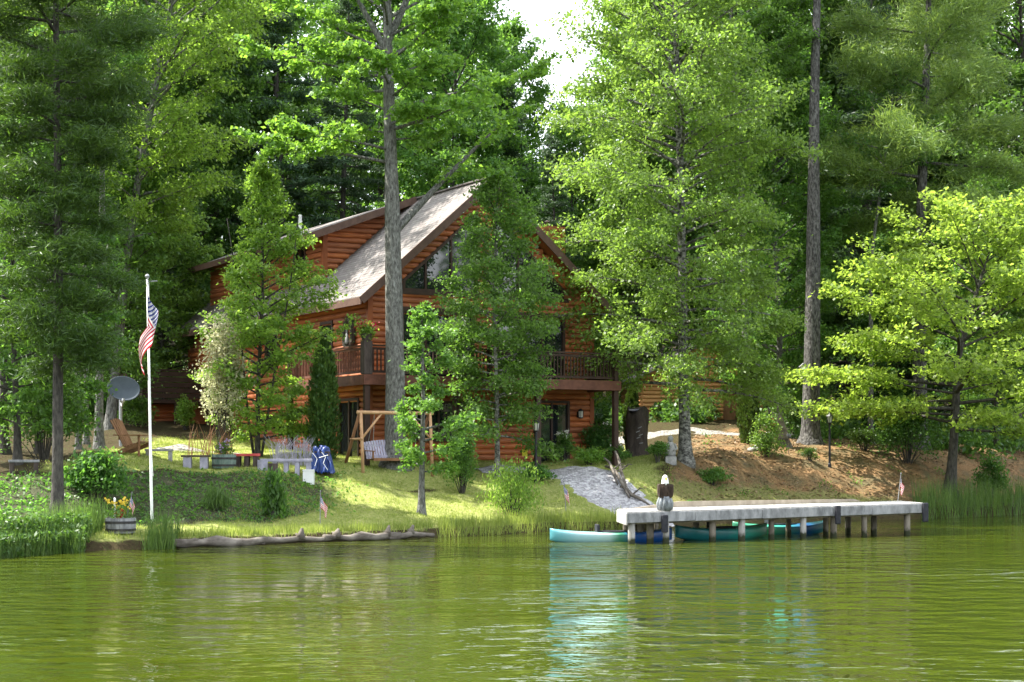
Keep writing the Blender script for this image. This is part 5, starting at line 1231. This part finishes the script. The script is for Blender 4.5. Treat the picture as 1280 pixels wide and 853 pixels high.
def flowers(name, loc, label, rx, ry, h, n, leaf, mats, seed, cat='flowers'):
    rg = np.random.RandomState(seed); e = tag(empty(name, loc), label, cat)
    C = rg.normal(0, 1, (n, 3))*np.array([rx*.5, ry*.5, h*.25])+np.array([0, 0, h*.45]); C[:, 2] = np.abs(C[:, 2])
    link_mesh(leaves_mesh('foliage', C, rg.normal(0, 1, C.shape)+np.array([0, 0, .5]), rg.normal(0, 1, C.shape)+np.array([0, 0, .6]), rg.uniform(.06, .11, n), .45), 'foliage', LEAF[leaf], e)
    for (mm, cx, cz, sx, sz, k, fs) in mats:
        ctr = rg.normal(0, 1, (k, 3))*np.array([sx, ry*.4, sz])+np.array([cx, -.04, cz]); P = np.repeat(ctr, 9, 0)+rg.normal(0, fs*.3, (k*9, 3))
        link_mesh(leaves_mesh('blossom', P, rg.normal(0, 1, P.shape), rg.normal(0, .6, P.shape)+np.array([0, -.8, .5]), rg.uniform(fs*.6, fs, len(P)), .8), 'blossom', LEAF[mm], e)
    return e
bl = G(151, 42.0); half_barrel((bl[0], bl[1], bl[2]-.02), 'grey half barrel planter on the left shore by the flagpole', .375, .37, M_GREYWOOD)
flowers('flowers', (bl[0], bl[1], bl[2]+.31), 'yellow and crimson flowers growing in the grey shore barrel', .33, .3, .4, 420, 'mid', (('flower_y', -.02, .36, .17, .1, 20, .07), ('flower_r', -.03, .16, .07, .05, 14, .07)), 61)
wp = tag(empty('white_stake', (bl[0]-.16, bl[1]+.05, bl[2]+.3)), 'white marker stake standing in the grey shore barrel', 'stake'); m_ = MB(); m_.tube([(0, 0, -.1), (0, 0, .5)], .025, 8); m_.lathe([(.03, .48), (.03, .53), (.008, .55)], 8); m_.build('rod', M_WHITE, wp)
b2 = G(280, 51.4); half_barrel((b2[0], b2[1], b2[2]-.02), 'dark green half barrel planter in the row of benches', .37, .42, M_GREENBAR)
flowers('flowers', (b2[0], b2[1], b2[2]+.36), 'mauve flowers growing in the dark green barrel', .3, .28, .45, 300, 'dark', (('flower_p', -.05, .3, .12, .12, 22, .05),), 62)

def bench(name, loc, rz, label, cat, Ln, d, h, t, m, legm, legs=2, lw=.12, group=None):
    e = tag(empty(name, loc, rz), label, cat, group)
    q = MB(); q.box(-Ln/2, -d/2, h-t, Ln/2, d/2, h); q.build('top', m, e, bevel=.012)
    for k in range(legs):
        x = -Ln/2+lw*.75+(Ln-lw*1.5)*k/(legs-1); q = MB(); q.box(x-lw/2, -d*.42, -.12, x+lw/2, d*.42, h-t-.002); q.build('leg', legm, e, bevel=.012)
    return e
bench('stone_bench', G(199, 52.2), .15, 'small grey stone bench right of the brown garden chair', 'bench', .85, .34, .3, .07, M_STONE, M_STONE)
bench('low_bench', G(245, 51.4), .05, 'low dark topped bench on thick grey blocks left of the green barrel', 'bench', .86, .34, .42, .06, M_DARKWOOD, M_LAV, 2, .24)
bench('plank_bench', G(30, 45.5), .3, 'small grey plank bench in the shade behind the reeds', 'bench', .8, .3, .36, .07, M_GREYWOOD, M_DARKWOOD)
bench('red_bench', G(309, 51.9), -.05, 'low bench with a red painted seat right of the green barrel', 'bench', .75, .34, .4, .08, M_RED, M_DARKWOOD, 3, .14)
bench('long_bench', G(358, 51.8), .06, 'long lavender grey plank bench beside the white bin', 'bench', 1.55, .4, .42, .09, M_LAV, M_LAV, 5, .14)
for k, (px, D, h, r, lb) in enumerate(((328, 51.2, .3, .15, 'grey stump stool just right of the red bench'), (341, 51.0, .28, .14, 'darker stump stool in front of the long bench'))):
    e = tag(empty('stump_stool', G(px, D)), lb, 'stool', 'stump stools'); q = MB(); q.tube([(0, 0, -.1), (0, 0, h*.5), (0, 0, h)], [r*1.05, r, r*1.02], 12, jit=.06); q.build('block', M_LAV if k == 0 else M_DARKWOOD, e)
bn = tag(empty('white_bin', G(386, 51.0)), 'plain white square bin at the right end of the long bench', 'bin'); q = MB()
for (x0, y0, x1, y1) in ((-.16, -.15, .16, -.13), (-.16, .13, .16, .15), (-.16, -.128, -.14, .128), (.14, -.128, .16, .128)): q.box(x0, y0, -.03, x1, y1, .42)
q.box(-.138, -.126, .0, .138, .126, .02); q.build('sides', M_WHITE, bn); q = MB(); q.beam((-.17, -.155, .4), (.17, -.155, .4), .03, .03); q.build('rim', M_WHITE, bn)
# blue tarp thrown over a frame
bt = tag(empty('tarp', G(402, 52.6)), 'crumpled shiny blue tarp draped over a frame by the white bin', 'tarp')
N_ = 26; Vt = []
for j in range(N_):
    for i in range(N_):
        u, v = i/(N_-1)*2-1, j/(N_-1)*2-1; d_ = max(abs(u), abs(v)); z = .92 if d_ < .5 else .92-1.0*(d_-.5)*1.7
        z += .06*math.sin(u*5.3+v*4+math.sin(v*9)*1.4)+.06*math.sin(v*7.7-u*6+math.sin(u*11))+.03*math.sin(u*23+v*17); k = .5+.12*math.sin(u*8+v*7)*max(0, d_-.3)
        Vt.append((u*.5*(1 if d_ < .6 else .9)+.06*math.sin(v*13), v*k*.8+.05*math.sin(u*15), max(.02, z)))
q = MB(); q.add(Vt, [(j*N_+i, j*N_+i+1, (j+1)*N_+i+1, (j+1)*N_+i) for j in range(N_-1) for i in range(N_-1)]); q.build('sheet', M_BLUE, bt, smooth=True)
q = MB()
for x in (-.3, .3):
    for y in (-.2, .2): q.beam((x, y, -.05), (x, y, .8), .05, .05)
q.box(-.33, -.23, .78, .33, .23, .83); q.build('frame', M_DARKWOOD, bt)
q = MB(); q.tube([(-.3, -.40, .78), (-.12, -.45, .55), (-.2, -.5, .3)], .012, 6); q.tube([(.05, -.40, .8), (.2, -.44, .62), (.12, -.48, .4), (.3, -.52, .15)], .012, 6); q.tube([(-.05, -.42, .6), (.3, -.44, .7)], .01, 6)
q.build('white_cord', M_WHITE, bt); bt.scale = (.8, .8, .85)

# dry garden stems behind the benches
for k, (px, D, wv, lb) in enumerate(((262, 54.5, 1.2, 'bare brown garden stems behind the low bench'), (365, 53.6, 1.0, 'arching pale ornamental grass behind the long bench'))):
    rg = np.random.RandomState(70+k); e = tag(empty('dry_stems' if k == 0 else 'ornamental_grass', G(px, D)), lb, 'plant'); q = MB()
    for i in range(46 if k == 0 else 110):
        a = rg.uniform(0, 6.28); b = rg.uniform(.1, .5); x, y = rg.uniform(-wv, wv)*.6, rg.uniform(-.3, .3); hh_ = rg.uniform(.5, 1.15)
        q.tube([(x, y, -.05), (x+math.cos(a)*b*.4, y+math.sin(a)*b*.4, hh_*.6), (x+math.cos(a)*b, y+math.sin(a)*b, hh_*(1 if k == 0 else .85))], [.009, .007, .003], 4, cap=False)
    q.build('stems', M_BROWNWOOD if k == 0 else M_LAV, e)

# brown garden chair, seen from its side
ac = tag(empty('garden_chair', G(166, 51.6), R(72)), 'brown slatted wooden garden chair in the grass left of the flagpole', 'chair')
q = MB()
for i in range(6): q.beam((-.28, -.42+i*.1, .40-.028*i), (.28, -.42+i*.1, .40-.028*i), .085, .022)
q.build('seat', M_BROWNWOOD, ac)
q = MB()
for i in range(6): x = -.25+i*.1; q.beam((x, .12, .24), (x*1.15, .58, 1.05+.06*math.cos((i-2.5)*.6)), .085, .02, up=(0, 1, 0))
q.beam((-.3, .3, .5), (.3, .3, .5), .03, .08); q.beam((-.3, .5, .88), (.3, .5, .88), .03, .08); q.build('backrest', M_BROWNWOOD, ac)
for sx in (-1, 1):
    q = MB(); q.beam((sx*.36, -.5, .60), (sx*.36, .42, .60), .13, .03); q.build('armrest', M_BROWNWOOD, ac)
    q = MB(); q.beam((sx*.33, -.4, -.06), (sx*.33, -.4, .585), .09, .035, up=(0, 1, 0)); q.build('leg', M_BROWNWOOD, ac)
    q = MB(); q.beam((sx*.3, -.42, .34), (sx*.3, .62, -.03), .035, .12); q.build('leg', M_BROWNWOOD, ac)
# satellite dish
sdh = tag(empty('satellite_dish', G(151, 59)), 'big blue grey satellite dish on a mast behind the thin trunks', 'satellite dish')
q = MB(); q.tube([(0, 0, -.3), (0, 0, 1.6)], .06, 10); q.tube([(0, .2, -.2), (0, .05, 1.2)], .035, 8); q.build('mast', M_METAL, sdh)
q = MB(); n = 28; pr = [(0.001, 0), (.2, .012), (.38, .045), (.52, .085), (.56, .1), (.56, .085), (.5, .06), (.3, .015), (.001, -.02)]
q.lathe(pr, n, sx=1, sy=.82); d = q.build('dish', M_DISH, sdh, smooth=True); d.location = (.12, -.12, 1.95); d.rotation_euler = (R(68), R(8), R(18))
q = MB(); q.tube([(0, 0, 1.5), (.1, -.25, 1.35), (.22, -.6, 1.5)], [.03, .025, .02], 8); q.lathe([(.04, -.06), (.06, 0), (.04, .08)], 10, (.23, -.62, 1.55)); q.build('feed_arm', M_METAL, sdh)

# log outbuilding far right behind the birch
ob = tag(empty('log_garage', (9.4, 84, float(gz(9.4, 84))-.3), R(6)), 'honey coloured log garage half hidden behind the big birch', 'garage')
q = MB(); q.prism([(-3, .03, -.3), (3, .03, -.3), (3, .03, 2.3), (0, .03, 3.9), (-3, .03, 2.3)], (0, 6, 0)); logwall(q, (-3, 0, 0), (1, 0, 0), (0, -1, 0), -.2, 3.8, lambda z: [(max(0, (z-2.3)/1.6*3), min(6, 6-(z-2.3)/1.6*3))] if z > 2.3 else [(0, 6)]); logwall(q, (-3, 0, 0), (0, 1, 0), (-1, 0, 0), -.2, 2.2, lambda z: [(0, 6)]); q.build('wall', M_LOG2, ob)
q = MB(); q.prism([(-3.5, -.5, 2.05), (0, -.5, 3.95), (0, -.5, 4.1), (-3.5, -.5, 2.2)], (0, 7, 0)); q.prism([(3.5, -.5, 2.05), (.002, -.5, 3.95), (.002, -.5, 4.1), (3.5, -.5, 2.2)][::-1], (0, 7, 0)); q.build('roof', M_ROOF, ob)
q = MB(); q.box(1.0, -.11, -.2, 2.2, -.02, 1.9); q.build('door', M_BROWNWOOD, ob)
